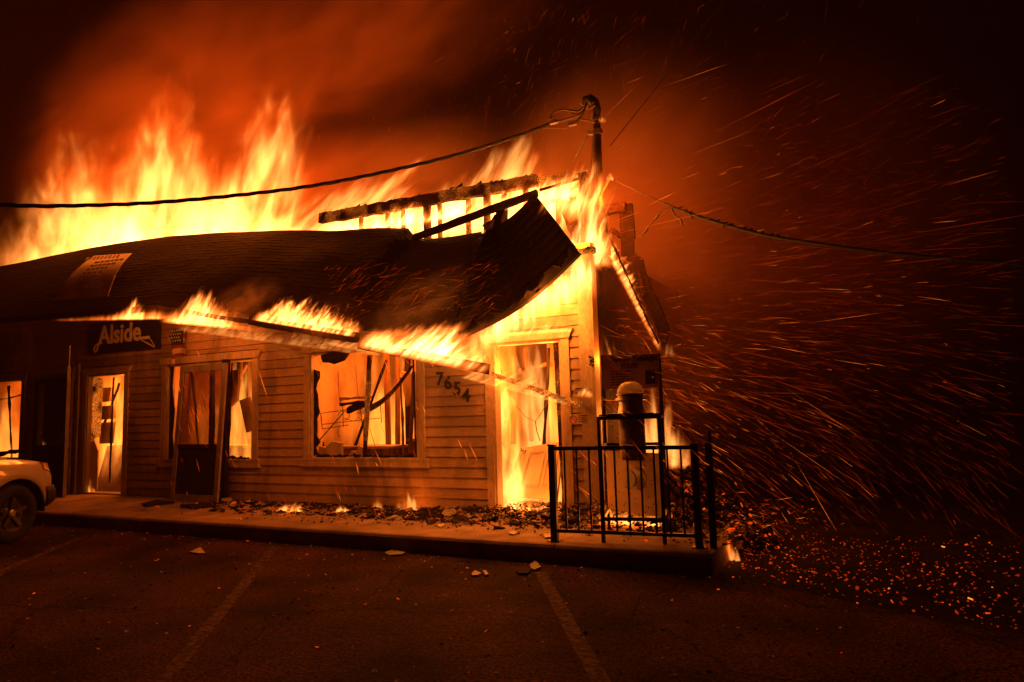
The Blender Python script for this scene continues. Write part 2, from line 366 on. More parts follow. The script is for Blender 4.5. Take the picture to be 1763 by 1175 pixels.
def flame(label, Y, base, sil, D, strength, name='flame', lean=0.0, freq=3.0, soft=.5, cool=(1,.14,.007), hot=(1,.42,.085), stretch=.22, gain=1.0, below=.06, step=.5, group=None, Y1=None, over=1.3):
    """base: the two ends of the burning edge; sil: points of the flame outline; both are read in the plane y = Y"""
    Y1 = Y if Y1 is None else Y1
    p0, p1 = at(*base[0], Y), at(*base[1], Y1); X = (p1-p0); L = X.length; X.normalize()
    Zv = (Vector((0,0,1))-X*X.z).normalized(); Yv = Zv.cross(X)
    pr = {}
    for x, y in sil:
        k = (x-base[0][0])/(base[1][0]-base[0][0]); q = at(x, y, Y+(Y1-Y)*k)-p0; lz = q.dot(Zv); u = (q.dot(X)-lean*lz)/L
        u = round(min(1, max(0, u)), 3); pr[u] = max(pr.get(u, 0), lz)
    prof = sorted(pr.items())
    if prof[0][0] > .01: prof = [(0, prof[0][1]*.2)]+prof
    if prof[-1][0] < .99: prof = prof+[(1, prof[-1][1]*.2)]
    prof = prof[:30]; hmax = max(h for _, h in prof)
    def H(u): return lerp_tab(prof, u)[0]
    n = 28; mb = MB()
    for i in range(n+1):
        u = i/n; x = u*L; h = max(H(u), H(max(0,u-.02)), H(min(1,u+.02)))*over+hmax*.03; d = D*.5
        dt = d*max(.3, 1-.55*h/hmax)
        mb.v += [Vector((x+lean*z_, y_, z_)) for y_, z_ in ((-d,-below),(-d*.96,h*.3),(-dt,h*.85),(-dt*.4,h),(dt*.4,h),(dt,h*.85),(d*.96,h*.3),(d,-below))]
    for i in range(n):
        for k in range(8): mb.f.append((i*8+k, (i+1)*8+k, (i+1)*8+(k+1)%8, i*8+(k+1)%8)); mb.m.append(0)
    mb.f += [tuple(range(8)), tuple(range(n*8+7, n*8-1, -1))]; mb.m += [0, 0]
    me = bpy.data.meshes.new(name); me.from_pydata([tuple(v) for v in mb.v], [], mb.f)
    me.materials.append(flame_mat(L, prof, D, lean, strength, freq, soft, cool, hot, stretch, gain, below, step))
    f = bpy.data.objects.new(name, me); col.objects.link(f)
    mw = Matrix((X, Yv, Zv)).transposed().to_4x4(); mw.translation = p0; f.matrix_world = mw
    return tag(f, label, 'flame', group)
def fire_light(parent, loc, watt, radius=.25, c=(1,.30,.035)):
    ld = bpy.data.lights.new('flame_light', 'POINT'); ld.energy = watt; ld.shadow_soft_size = radius; ld.color = c
    o = bpy.data.objects.new('flame_light', ld); col.objects.link(o)
    o.parent = parent; o.matrix_parent_inverse = parent.matrix_basis.inverted(); o.location = Vector(loc)
    return o

# ================================================================== THE SETTING
GZ, WZ = 0.03, 0.20
mb = MB(); mb.add([(-300,-300,0),(300,-300,0),(300,300,0),(-300,300,0)], [(0,1,2,3)])
tag(mb.build('ground', M['dirt']), 'dark bare ground around the building', kind='structure')
mb = MB(); mb.add([(-40,-40,GZ),(8,-40,GZ),(3.6,-2.75,GZ),(1.70,-1.795,GZ),(-40,-1.795,GZ)], [(0,1,2,3,4)])
tag(mb.build('parking_lot', M['asphalt']), 'cracked dark asphalt parking lot', kind='structure')
# pavement: concrete slabs with a rounded kerb nose, joints recessed
pave = MB(); pave.box((-19,-1.78,-.05),(1.61,.10,WZ-.012))
pave = tag(pave.build('pavement', M['concrete']), 'raised concrete pavement in front of the building', kind='structure')
xs = [-19,-16.6,-14.2,-11.8,-9.4,-7.0,-4.6,-2.2,.2,1.62]
for i in range(len(xs)-1):
    a, b_ = xs[i]+.004, xs[i+1]-.004; mb = MB(); mb.box((a,-1.60,WZ-.03),(b_,.09,WZ)); mb.build('concrete_slab', M['concrete'], pave)
    mb = MB(); prof = [(-1.795,-.05),(-1.805,WZ-.03),(-1.79,WZ-.006),(-1.765,WZ+.003),(-1.608,WZ+.003),(-1.608,-.04)]
    n = len(prof); mb.add([(a,y,z) for y, z in prof]+[(b_,y,z) for y, z in prof], [tuple(range(n)), tuple(range(2*n-1,n-1,-1))]+[(k,k+n,(k+1)%n+n,(k+1)%n) for k in range(n)])
    mb.build('kerb_stone', M['concrete'], pave)
def stripe(p0, p1, wd=.1):
    a = atz(*p0, GZ+.004); c = atz(*p1, GZ+.004); d = (c-a).normalized(); c = a+d*5.2; n = Vector((-d.y,d.x,0))*wd/2
    mb = MB(); k = 24
    for i in range(k+1):
        q = a.lerp(c, i/k); j = random.uniform(-.006,.006); mb.v += [q-n*(1+j*8), q+n*(1-j*8)]
    for i in range(k): mb.f.append((2*i,2*i+1,2*i+3,2*i+2)); mb.m.append(0)
    tag(mb.build('parking_line', M['line']), 'worn painted parking line on the asphalt', kind='structure')
stripe((140,925),(0,985)); stripe((475,940),(375,1060)); stripe((930,985),(1030,1165))

# ================================================================== THE BUILDING
B = empty('shop_building', (-7, 1.5, WZ), 'single storey clapboard shop building on fire with its roof collapsing', 'building')
XL = -18.5
# openings on the front wall: x0,x1,z0,z1
OP = [(-12.9,-11.6,.82,2.32), (-11.15,-10.1,WZ,2.35), (-9.58,-8.54,WZ,2.29), (-7.48,-5.50,.82,2.36), (-4.37,-2.48,.85,2.36), (-1.345,-.40,WZ,2.29)]
WT = 3.36
def wall_rects(x0, x1, z0, z1, ops):
    out = []; xs_ = sorted({x0, x1, *[o[0] for o in ops], *[o[1] for o in ops]})
    for a, c in zip(xs_, xs_[1:]):
        z = z0
        for o in sorted([o for o in ops if o[0] <= a+1e-6 and o[1] >= c-1e-6], key=lambda o: o[2]):
            if o[2] > z+.01: out.append((a, c, z, o[2]))
            z = o[3]
        if z < z1-.01: out.append((a, c, z, z1))
    return out
mb = MB()
for a, c, z0, z1 in wall_rects(XL, -.02, WZ-.1, WT, OP): mb.box((a,0.0,z0),(c,.12,z1))
wall = mb.build('front_wall', M['sheath'], B)
# trim zones keep the boards clear of the casings
CW = .105
TR = [(o[0]-CW, o[1]+CW, (o[2]-.13 if o[2] > .3 else WZ-.2), o[3]+.13) for o in OP]
EXP = .131
z = WZ+.01
def board(x0, x1, z, h, parent, yf=0.0):
    t0, t1 = .022, .006
    mb = MB(); s0 = .002
    mb.add([(x0,yf-t0,z),(x1,yf-t0,z),(x1,yf-s0,z),(x0,yf-s0,z),(x0,yf-t1,z+h),(x1,yf-t1,z+h),(x1,yf-s0,z+h),(x0,yf-s0,z+h)],
           [(0,3,2,1),(4,5,6,7),(0,1,5,4),(1,2,6,5),(2,3,7,6),(3,0,4,7)])
    return mb.build('siding_board', M['siding'], parent)
while z < WT-.03:
    h = min(EXP-.004, WT-z)
    segs = [(XL, -.165)]
    for t in TR:
        if z < t[2]-.012 and z+h > t[2]+.004: board(t[0]-.002, t[1]+.002, z, t[2]-z-.002, wall)
        if z < t[3]-.004 and z+h > t[3]+.012: board(t[0]-.002, t[1]+.002, t[3]+.002, z+h-t[3]-.002, wall)
    for t in TR:
        if z+h > t[2]+.004 and z < t[3]-.004:
            ns = []
            for a, c in segs:
                if t[1] <= a or t[0] >= c: ns.append((a, c)); continue
                if t[0]-a > .03: ns.append((a, t[0]-.003))
                if c-t[1] > .03: ns.append((t[1]+.003, c))
            segs = ns
    for a, c in segs:
        if c-a > 4.2:
            k = a+random.uniform(1.4, c-a-1.4); board(a, k-.0015, z, h, wall); board(k+.0015, c, z, h, wall)
        else: board(a, c, z, h, wall)
    z += EXP
# corner boards
MB().box((-.162,-.034,WZ-.05),(.0,-.001,3.42)).build('corner_board', M['trim'], B)
MB().box((.002,-.032,WZ-.05),(.026,.14,3.42)).build('corner_board', M['trim'], B)
# side wall with vertical boards
sw = MB().box((-.13,.125,WZ-.2),(0,4.64,3.45)).build('side_wall', M['sheath'], B)
yy = .145
while yy < 4.6:
    wd = .19; MB().box((.0015,yy,WZ-.15),(.02,min(yy+wd,4.64),3.45+random.uniform(-.12,.0))).build('wall_board', M['burnt'], sw); yy += wd+.006
def casing(o, head_over=.06, sill=True, name='window_casing', mat_=M['trim']):
    x0, x1, z0, z1 = o
    f = MB()
    f.box((x0-CW,-.036,z0 if sill else WZ),(x0,-.001,z1)); f.box((x1,-.036,z0 if sill else WZ),(x1+CW,-.001,z1))
    f.box((x0-.002,-.02,z0 if sill else WZ),(x0+.03,.125,z1-.002)); f.box((x1-.03,-.02,z0 if sill else WZ),(x1+.002,.125,z1-.002)); f.box((x0+.031,-.018,z1-.03),(x1-.031,.125,z1))
    fr = f.build(name, mat_, B)
    h = MB(); ht = .115   # head casing with slanted ends
    h.slab([(x0-CW-.01,-.05,z1+.001),(x1+CW+.01,-.05,z1+.001),(x1+CW+head_over,-.05,z1+ht),(x0-CW-head_over,-.05,z1+ht)], (0,.049,0))
    h.build('head_casing', mat_, fr)
    if sill:
        MB().box((x0-CW-.05,-.055,z0-.035),(x1+CW+.05,.124,z0-.001)).build('sill', mat_, fr)
        MB().slab([(x0-CW-.06,-.05,z0-.125),(x1+CW+.06,-.05,z0-.125),(x1+CW+.03,-.05,z0-.036),(x0-CW-.03,-.05,z0-.036)], (0,.049,0)).build('apron', mat_, fr)
    else:
        MB().box((x0-.02,-.03,WZ+.001),(x1+.02,.2,WZ+.025)).build('threshold', M['alu'], fr)
    return fr
cas = [casing(o, sill=o[2] > .3, name='window_casing' if o[2] > .3 else 'door_casing') for o in OP]

# interior shell
fl = MB().box((XL,.13,WZ-.08),(-.14,4.6,WZ-.01)).build('floor', M['intwood'], B)
bw = MB().box((XL,4.5,WZ),(-.14,4.6,3.3)).build('back_wall', M['drywall'], B)
for i in range(70):
    x = XL+.3+i*.26+random.uniform(-.03,.03)
    MB().box((x,4.44,WZ),(x+.05+random.uniform(0,.06),4.498,3.25-random.random()*1.1)).build('wall_stud', M['intwood'] if i % 3 else M['burnt'], bw)
for x in (-13.6, -10.0, -7.9, -4.95, -1.75):
    MB().box((x,.16,WZ),(x+.1,4.49,3.0)).build('partition_wall', M['drywall'], B)
ceil = MB()
for a, c in ((XL,-9.4),(-8.2,-6.6),(-5.6,-4.2),(-3.0,-1.9)):
    ceil.box((a,.14,3.05),(c,4.45,3.12))
ceil.build('ceiling', M['drywall'], B)
for i in range(30):
    x = -17.8+i*.6
    if x > -.4: break
    MB().box((x,.14,3.125),(x+.05,4.45,3.3)).build('ceiling_joist', M['char'], B)

for x0_, x1_ in ((-4.1,-2.3),(-7.9,-6.0)):
    x = x0_
    while x < x1_:
        MB().bar((x,1.5,WZ),(x+random.uniform(-.04,.04),1.5,2.95), .05+random.random()*.05,.05, up=Vector((0,1,0)), nseg=3, jit=.008).build('wall_stud', M['intwood'] if random.random() < .7 else M['burnt'], B); x += random.uniform(.11,.24)
for x0_, x1_, y_, h_ in ((-4.7,-3.6,.9,.92),(-3.4,-2.7,1.05,1.02),(-7.4,-6.6,.8,.95),(-6.3,-5.9,.9,1.15),(-12.6,-11.9,1.4,1.0)):
    MB().box((x0_,y_,WZ),(x1_,y_+.5,h_)).build('counter', M['intwood'], B)
    MB().box((x0_-.03,y_-.03,h_+.002),(x1_+.03,y_+.53,h_+.04)).build('counter_top', M['drywall'], B)
# broken plaster, fallen boards and hanging strips seen through the openings
for pts_, y_ in (([(548,786),(549,768),(560,771),(572,760),(587,763),(588,784)],.22),([(600,786),(604,776),(613,777),(618,768),(626,772),(626,787)],.22),([(690,640),(720,645),(716,690),(700,700),(694,670)],.9),([(392,640),(410,636),(408,690),(398,700)],.7),([(412,690),(428,684),(436,740),(424,745)],.4)):
    P_ = [at(x, y, y_) for x, y in pts_]; MB().slab(P_, (.02,.025,.0)).build('plaster_sheet', M['drywall'], B)
for a_, c_, y_, w_, m_ in (((540,640),(560,800),.8,.028,'burnt'),((665,620),(600,800),1.1,.035,'burnt'),((712,640),(706,790),.6,.04,'intwood'),((690,650),(695,790),.9,.028,'intwood'),((545,690),(640,684),1.2,.04,'intwood'),
        ((400,620),(392,800),.6,.028,'burnt'),((425,630),(380,720),.9,.028,'intwood'),((330,640),(345,800),.7,.028,'burnt'),((196,650),(188,850),.30,.028,'burnt'),((206,660),(176,740),.38,.028,'burnt'),
        ((15,665),(20,790),.4,.028,'burnt'),((-5,690),(40,680),.5,.028,'intwood'),((905,600),(915,760),1.2,.05,'intwood'),((945,600),(935,800),1.0,.035,'burnt'),((880,640),(960,625),1.3,.05,'intwood')):
    MB().bar(at(*a_,y_), at(*c_,y_), w_, w_, nseg=8, jit=.01).build('fallen_lath', M[m_], B)
for px0, px1, py0, py1, y_ in ((168,190,668,692,.34),(170,196,697,722,.36),(172,194,728,764,.33)):
    a_ = at(px0, py1, y_); c_ = at(px1, py0, y_); MB().box((a_.x,y_,a_.z),(c_.x,y_+.03,c_.z), jit=.02).build('wall_panel', M['drywall'], B)
# broken window pieces, charred mullions
def jag(mb, pts, y0, th=.02): mb.slab([(p[0],y0,p[1]) for p in pts], (0,th,0)); return mb
o = OP[4]
mu = MB().bar(at(637,612,.06), at(628,790,.06), .05,.05, nseg=7, jit=.009).build('mullion', M['char'], cas[4])
mb = MB(); pts = [(o[0]+.03,o[2]+.02)]
for i in range(15): pts.append((o[0]+.06+random.uniform(0,.09), o[2]+.05+i*.085))
pts.append((o[0]+.03,2.12)); jag(mb, pts, .03); mb.build('charred_jamb', M['burnt'], cas[4])
mb = MB(); mb.bar((o[1]-.10,.06,o[2]),(o[1]-.13,.06,o[3]), .018,.018, nseg=8, jit=.004); mb.build('window_rod', M['black_metal'], cas[4])
for k, oo in ((4, OP[4]), (3, OP[3])):
    mb = MB()
    for i in range(46):
        x = random.uniform(oo[0]+.05, oo[1]-.08); s = random.uniform(.012,.05)
        mb.box((-s,-.02,-s*.3),(s,.02,s*.35), jit=s*.3, mtx=Matrix.Translation((x, random.uniform(-.01,.1), oo[2]+.008+random.random()*.02)) @ Matrix.Rotation(random.uniform(-.5,.5),4,'Y'))
    tag(mb.build('sill_debris', M['burnt'], cas[k]), kind='stuff')
o = OP[3]
MB().bar((o[0]+1.02,.05,o[2]),(o[0]+1.0,.05,o[3]), .06,.05, nseg=6, jit=.006).build('mullion', M['burnt'], cas[3])
jag(MB(), [(o[0]+.03,o[2]),(o[0]+.16,o[2]),(o[0]+.10,1.2),(o[0]+.14,1.6),(o[0]+.07,2.0),(o[0]+.1,2.34),(o[0]+.03,2.34)], .03).build('charred_jamb', M['burnt'], cas[3])
o = OP[5]
MB().bar((o[1]-.03,.06,WZ+.03),(o[1]-.07,.05,o[3]-.04), .05,.1, nseg=8, jit=.006).build('charred_jamb', M['char'], cas[5])
o = OP[2]
jag(MB(), [(o[0]+.03,1.15),(o[0]+.26,1.2),(o[0]+.3,2.22),(o[0]+.03,2.27)], .06).build('charred_jamb', M['charhot'], cas[2])
jag(MB(), [(o[0]+.03,WZ+.03),(o[0]+.1,WZ+.1),(o[0]+.24,WZ+.06),(o[0]+.23,.95),(o[0]+.12,1.12),(o[0]+.03,1.1)], .06).build('door_remnant', M['intdoor'], cas[2])
# house number
x0 = 0
for ch, px_ in (('7',(751,663)),('6',(765,670)),('5',(781,680)),('4',(796,692))):
    mb = MB(); p = at(*px_, -.024); text_mb(mb, ch, .24, (p.x,-.023,p.z), (1,0,0), (0,0,1), (0,-1,0), .012, .004); mb.build('house_number', M['ink'], B)

# -------------------------------------------------------------- roof (sagging mansard)
topt = sorted([(XL,1.2,5.16)]+[(lambda p: (p.x,p.y,p.z))(at(x,y,Y)) for x,y,Y in ((0,460,1.2),(100,439,1.2),(200,420,1.2),(300,407,1.2),(400,400,1.2),(560,397,1.15),(703,394,1.0),(716,412,.9),(770,408,.75),(838,404,.6))])
bott = sorted([(XL,-.6,3.34)]+[(lambda p: (p.x,p.y,p.z))(at(x,y,Y)) for x,y,Y in ((0,553,-.6),(100,547,-.6),(180,541,-.6),(270,530,-.6),(340,536,-.62),(435,543,-.66),(615,570,-.75),(700,572,-.78),(795,566,-.8))])
XR0, XR1 = bott[-1][0], topt[-1][0]
def roofP(u, v):
    xr = XR0+(XR1-XR0)*v; x = XL+(xr-XL)*u
    by, bz = lerp_tab(bott, x); ty, tz = lerp_tab(topt, x)
    p = Vector((x, by+(ty-by)*v, bz+(tz-bz)*v))
    k = max(0, min(1, (x+9)/6)); bul = math.sin(v*math.pi)
    p += Vector((0,-.7,.7))*bul*(.03+.05*k) + Vector((0,0,1))*noise.noise(Vector((x*.9, v*3, 1)))*.05*(.3+k)
    return p
roof = MB().grid(lambda u, v: roofP(u, .03+.97*v)-Vector((0,-.03,.03)), 70, 10, .05).build('roof', M['deck'], B)
NC = 24
def courses(P, n, parent, uu, tabw, u_end=None, th=.011, umin=0.0, ragged=.0):
    for j in range(n):
        v0, v1 = j/n, min(1, (j+1.25)/n); vs_ = []; fs = []; ue = 1-(random.random()*ragged if ragged else 0)
        N = uu
        for i in range(N+1):
            u = umin+(ue-umin)*i/N
            jl = random.uniform(-.12,.06)/n if j else random.uniform(0,.9)/n*(random.random() < .6)
            p = P(u, max(0, v0+jl)); q = P(u, v1)
            n_ = (P(min(1,u+.01), v0)-P(max(0,u-.01), v0)).cross(P(u, min(1,v0+.05))-P(u, max(0,v0-.02))).normalized()
            vs_ += [p+n_*(th+random.uniform(0,.004)), p+n_*(.003), q+n_*.010, q+n_*.004]
        for i in range(N):
            a = i*4; b_ = a+4
            fs += [(a,b_,b_+2,a+2),(a+1,a+3,b_+3,b_+1),(a,a+1,b_+1,b_),(a+2,b_+2,b_+3,a+3)]
        fs += [(0,2,3,1),(N*4,N*4+1,N*4+3,N*4+2)]
        link_mesh('shingle_course', vs_, fs, M['shingle'], parent)
courses(roofP, NC, roof, 110, .3, ragged=.012)
# fallen roof panel
PA, PB_, PC, PD = at(790,577,-.85), at(996,431,-.45), at(921,334,.35), at(836,400,.12)
def panP(u, v):
    p = PA.lerp(PB_, u).lerp(PD.lerp(PC, u), v)
    s = math.sin(u*math.pi)
    return p + Vector((0,.06,-.10))*s*(1-.5*v) + Vector((-.06,0,0))*math.sin(v*math.pi)*(1-u)
pan = MB().grid(lambda u, v: panP(u, v)+Vector((0,.04,-.02)), 14, 10, .04).build('fallen_roof_panel', M['deck'], B)
courses(panP, 9, pan, 26, .3, th=.03)

# -------------------------------------------------------------- exposed framing
RB0, RB1, RB2 = at(552,377,1.3), at(925,311,1.3), at(1012,297,1.3)
MB().bar(RB0, RB1, .10,.17, nseg=26, jit=.012).build('ridge_beam', M['char'], B)
MB().bar(RB1+Vector((.01,0,.0)), RB2, .08,.07, nseg=8, jit=.012).build('ridge_beam', M['charhot'], B)
for i in range(42):   # shards of curled felt on the beam
    t = random.random(); p = RB0.lerp(RB1, t)+Vector((0, random.uniform(-.05,.05), .085)); s = random.uniform(.03,.13)
    mb = MB(); mb.slab([p, p+Vector((s,0,random.uniform(-.01,.04))), p+Vector((s*.8,.03,s*random.uniform(.2,.7))), p+Vector((.0,.03,s*random.uniform(.1,.35)))], (0,.006,0)); mb.build('curled_felt', M['burnt'], B)
for px_, wd in ((622,.05),(668,.05),(694,.05),(735,.11),(757,.05),(806,.06),(838,.10),(868,.07),(905,.08),(960,.06),(985,.09),(1008,.11)):
    y_ = 378-(px_-555)*.178
    a = at(px_, y_+7, 1.3); c = Vector((a.x, a.y, 3.55))
    MB().bar(a, c, wd, .06, up=Vector((0,1,0)), nseg=8, jit=.008).build('stud', M['charhot'] if wd < .065 else M['char'], B)
MB().bar(at(712,410,.8), at(925,333,.62), .06,.10, nseg=10, jit=.008).build('rafter', M['burnt'], B)
MB().bar(at(840,395,.55), at(868,372,.9), .1,.13, nseg=4, jit=.02).build('rafter', M['burnt'], B)
MB().bar(at(853,420,.2), at(862,365,.5), .12,.1, nseg=4, jit=.02).build('rafter', M['burnt'], B)
MB().bar(at(950,345,1.0), at(990,350,1.0), .04,.04, nseg=4, jit=.006).build('blocking', M['char'], B)
MB().bar(at(930,328,.9), at(1005,305,.9), .03,.035, nseg=6, jit=.006).build('blocking', M['chardark'], B)
MB().bar(at(972,352,.7), at(1000,420,.7), .12,.12, nseg=5, jit=.02).build('post', M['char'], B)
MB().bar(at(1004,300,.3), at(1012,420,.3), .12,.10, nseg=6, jit=.015).build('post', M['char'], B)
MB().bar(at(990,434,-.2), at(1024,431,.0), .07,.06, nseg=6, jit=.016).build('eave_board', M['charhot'], B)
# hanging fascia beams
fa = [((272,530,-.66),(438,556,-.72),.05,.06),((432,552,-.74),(616,582,-.84),.06,.13),((619,594,-.86),(842,636,-.92),.06,.11)]
for p0, p1, a_, c_ in fa: MB().bar(at(*p0), at(*p1), a_, c_, nseg=12, jit=.008).build('fascia_board', M['burnt'], B)
MB().bar(at(850,646,-.25), at(1000,698,-.20), .05,.055, nseg=14, jit=.012).build('fascia_board', M['charhot'], B)
MB().bar(at(-40,556,-.63), at(272,531,-.64), .04,.10, nseg=8, jit=.003).build('fascia_board', M['burnt'], B)
# side: hanging rake strip and chimney post stump
pl = [(1063,350),(1080,352),(1084,412),(1083,440),(1097,450),(1102,478),(1113,505),(1124,522),(1133,545),(1143,572),(1134,598)]
mb = MB(); wdts = [.16,.14,.12,.13,.16,.17,.16,.15,.15,.13,.10]
for i in range(1, len(pl)-1): mb.bar(at(*pl[i],1.0), at(*pl[i+1],1.0)+Vector((.006,.002*i,-.004)), wdts[i], .05+.004*(i%2), up=Vector((0,1,0)))
mb.build('rake_board', M['burnt'], B)
MB().bar(at(1044,362,.9), at(1078,357,.9), .12,.13, nseg=5, jit=.01).build('rafter_tail', M['chardark'], B)
MB().bar(at(1050,396,.85), at(1072,408,.9), .05,.05, nseg=4, jit=.012).build('rafter_tail', M['chardark'], B)
MB().bar(at(1072,352,1.05), at(1079,440,1.05), .12,.06, up=Vector((0,1,0)), nseg=4, jit=.01).build('rafter_tail', M['chardark'], B)
MB().bar(at(1050,410,.7), at(1134,592,.7), .012,.02, nseg=26, jit=.010).build('rake_lath', M['burnt'], B)
MB().bar(at(1100,468,.9), at(1108,510,.92), .04,.04, nseg=4, jit=.006).build('rake_lath', M['chardark'], B)
MB().bar(at(1034,360,.3), at(1042,440,.3), .1,.1, nseg=5, jit=.015).build('post', M['char'], B)

# ================================================================== THINGS ON THE BUILDING
# shop sign
c0, c1 = at(152,611,-.05), at(275,600,-.05); z0, z1 = 2.655, 3.20
S = empty('shop_sign', ((c0.x+c1.x)/2, -.03, z0), 'black rectangular shop sign with cream script lettering above the narrow open doorway', 'sign')
sx0, sx1 = c0.x, c1.x
MB().box((sx0,-.055,z0),(sx1,-.026,z1)).build('sign_board', M['signblack'], S)
mb = MB(); wd = text_mb(mb, 'Alside', .46, (sx0+.30,-.058,z0+.17), (1,0,.0), (0,0,1), (0,-1,0), .006, .012, .0)
mb.build('lettering', M['signlet'], S)
def ribbon(mb, pts, wd, y, th=.006):
    for i in range(len(pts)-1):
        a = Vector((pts[i][0],y,pts[i][1])); c = Vector((pts[i+1][0],y-.0004*(i%2),pts[i+1][1])); d = (c-a).normalized(); n_ = Vector((-d.z,0,d.x))*wd/2
        a = a-d*wd*.15; c = c+d*wd*.15
        mb.slab([a-n_, c-n_, c+n_, a+n_], (0,th,0))
    return mb
lx = sx0+.30; lz = z0+.17
loop = [(lx+.10,lz+.02),(lx+.02,lz+.015),(lx-.07,lz-.01),(lx-.12,lz-.06),(lx-.12,lz-.11),(lx-.085,lz-.135),(lx-.045,lz-.11),(lx-.02,lz-.05),(lx+.03,lz+.05)]
ribbon(MB(), loop, .035, -.066).build('lettering', M['signlet'], S)
ex = lx+wd
ribbon(MB(), [(ex-.06,lz+.022),(ex+.22,lz+.025)], .05, -.066).build('pencil_stripe', M['signlet'], S)
ribbon(MB(), [(ex+.03,lz-.015),(ex+.36,lz-.15)], .018, -.064).build('pencil_stripe', M['signlet'], S)
ribbon(MB(), [(ex+.24,lz-.0),(ex+.36,lz-.13)], .008, -.064).build('pencil_stripe', M['signlet'], S)
# flag
F = empty('flag', at(312,626,-.06), 'burnt stars and stripes flag hanging beside the shop sign', 'flag')
p = at(297,567,-.06); fx0, fz1 = p.x, p.z
mb = MB(); NU, NV = 16, 22; fw, fh = .50, .62
def flagP(i, j):
    u, v = i/NU, j/NV
    return Vector((fx0+u*fw*(1-.12*v), -.05-.02*math.sin(u*9+v*2)-.012*math.sin(v*7), fz1-v*fh+.03*math.sin(u*5)*v))
for j in range(NV+1):
    for i in range(NU+1): mb.v.append(flagP(i, j))
for j in range(NV):
    for i in range(NU):
        u, v = i/NU, j/NV
        lim = .62+.25*noise.noise(Vector((v*4,3,1)))-.25*max(0, v-.4)
        if u > lim: continue
        k = 0 if (u < .5 and v < .42) else (1 if (j//3) % 2 == 1 else 2)
        a = j*(NU+1)+i; mb.f.append((a,a+1,a+NU+2,a+NU+1)); mb.m.append(k)
mb.build('cloth', [M['blue'],M['red'],M['cloth']], F)
mb = MB()
for r in range(4):
    for c_ in range(4):
        q = Vector((fx0+.03+c_*.055+(.027 if r % 2 else 0), -.088, fz1-.04-r*.055)); n5 = []
        for k in range(10):
            a = math.pi/2+k*math.pi/5; rr = .017 if k % 2 == 0 else .008; n5.append(q+Vector((math.cos(a)*rr,0,math.sin(a)*rr)))
        mb.slab(n5, (0,.002,0))
mb.build('star', M['cloth'], F)
# banner on the roof, lying on the shingles
def roof_pt(px_, py_, lift=.06):
    d = ray(px_, py_).normalized(); best = None
    for k in range(60):
        v = k/59
        for u_ in range(120):
            u = u_/119*.6; q = roofP(u, v); t = (q-CAM).dot(d); e = (q-CAM-d*t).length
            if best is None or e < best[0]: best = (e, t)
    return CAM+d*(best[1]-lift)
bc = [roof_pt(167,447), roof_pt(232,443), roof_pt(192,517), roof_pt(97,524)]
BN = empty('banner', bc[3], 'torn pale vinyl banner with a phone number lying on the dark roof', 'banner')
def banP(u, v):
    p = bc[3].lerp(bc[2], u).lerp(bc[0].lerp(bc[1], u), v)
    return p+Vector((0,-.7,.7))*(.09+.07*math.sin(v*math.pi))+(CAM-p).normalized()*(.02*abs(math.sin((u*2.2+v*1.4)*3))+.05*max(0,.25-u)*math.sin(v*6))
MB().grid(lambda u, v: banP(u, v), 22, 18, .004).build('banner_sheet', M['banner'], BN)
bx = (bc[2]-bc[3]).normalized(); by_ = (banP(.55,.9)-banP(.55,.1)).normalized(); bnm = bx.cross(by_).normalized()
if bnm.dot(CAM-bc[0]) < 0: bnm = -bnm
def bt(s, size, u, v, m_, bold=.0):
    mb = MB(); text_mb(mb, s, size, banP(u, v)+bnm*.06, bx, by_, bnm, .003, bold); mb.build('print', m_, BN)
bt('877-4361', .26, .22, .10, M['bannerink'], .006)
for k in range(5):
    mb = MB(); q0 = banP(.33+.02*k, .32+.085*k)+bnm*.055; x_ = 0
    for i in range(6):
        L_ = random.uniform(.06,.15); a = q0+bx*x_; mb.slab([a, a+bx*L_, a+bx*L_+by_*.07, a+by_*.07], bnm*.003); x_ += L_+.03
        if x_ > .5+.08*k: break
    mb.build('print', M['bannerink'], BN)
mb = MB()
for i in range(9):
    a = banP(.06+.095*i, .78)+bnm*.055; mb.slab([a, a+bx*.08, a+bx*.08+by_*.13, a+by_*.13], bnm*.003)
mb.build('print', M['bannerink2'], BN)

# standing storm door in front of the twin window
d0, d1 = atz(292,863,WZ+.01), atz(373,867,WZ+.01)
dn = Vector((0,1,.0)); tl = .14
DZ = 2.10
DO = empty('storm_door', (d0+d1)/2, 'metal storm door with a glass upper half and dark lower panel standing before the twin window', 'door')
ax = (d1-d0).normalized(); wdt = (d1-d0).length; back = Vector((-ax.y,ax.x,0)); upv = (Vector((0,0,DZ))+back*tl).normalized()
def dp(x, z, t=0): return d0+ax*x+upv*z+back*t
def dbox(mb, x0, x1, z0, z1, t0, t1): mb.slab([dp(x0,z0,t0),dp(x1,z0,t0),dp(x1,z1,t0),dp(x0,z1,t0)], back*(t1-t0)); return mb
dbox(MB(), 0,.085,0,2.08,0,.035).build('stile', M['alu'], DO); dbox(MB(), wdt-.085,wdt,0,2.08,0,.035).build('stile', M['alu'], DO)
dbox(MB(), .086,wdt-.086,0,.11,.001,.034).build('rail', M['alu'], DO); dbox(MB(), .086,wdt-.086,1.98,2.08,.001,.034).build('rail', M['alu'], DO); dbox(MB(), .086,wdt-.086,.80,.86,.001,.034).build('rail', M['chardark'], DO)
dbox(MB(), .087,wdt-.087,.111,.799,.012,.02).build('lower_panel', M['darkpanel'], DO)
dbox(MB(), .087,wdt-.087,.861,1.979,.014,.018).build('pane', M['glass'], DO)
dbox(MB(), wdt-.17,wdt-.14,.90,1.30,-.03,-.018).build('handle', M['black_metal'], DO)
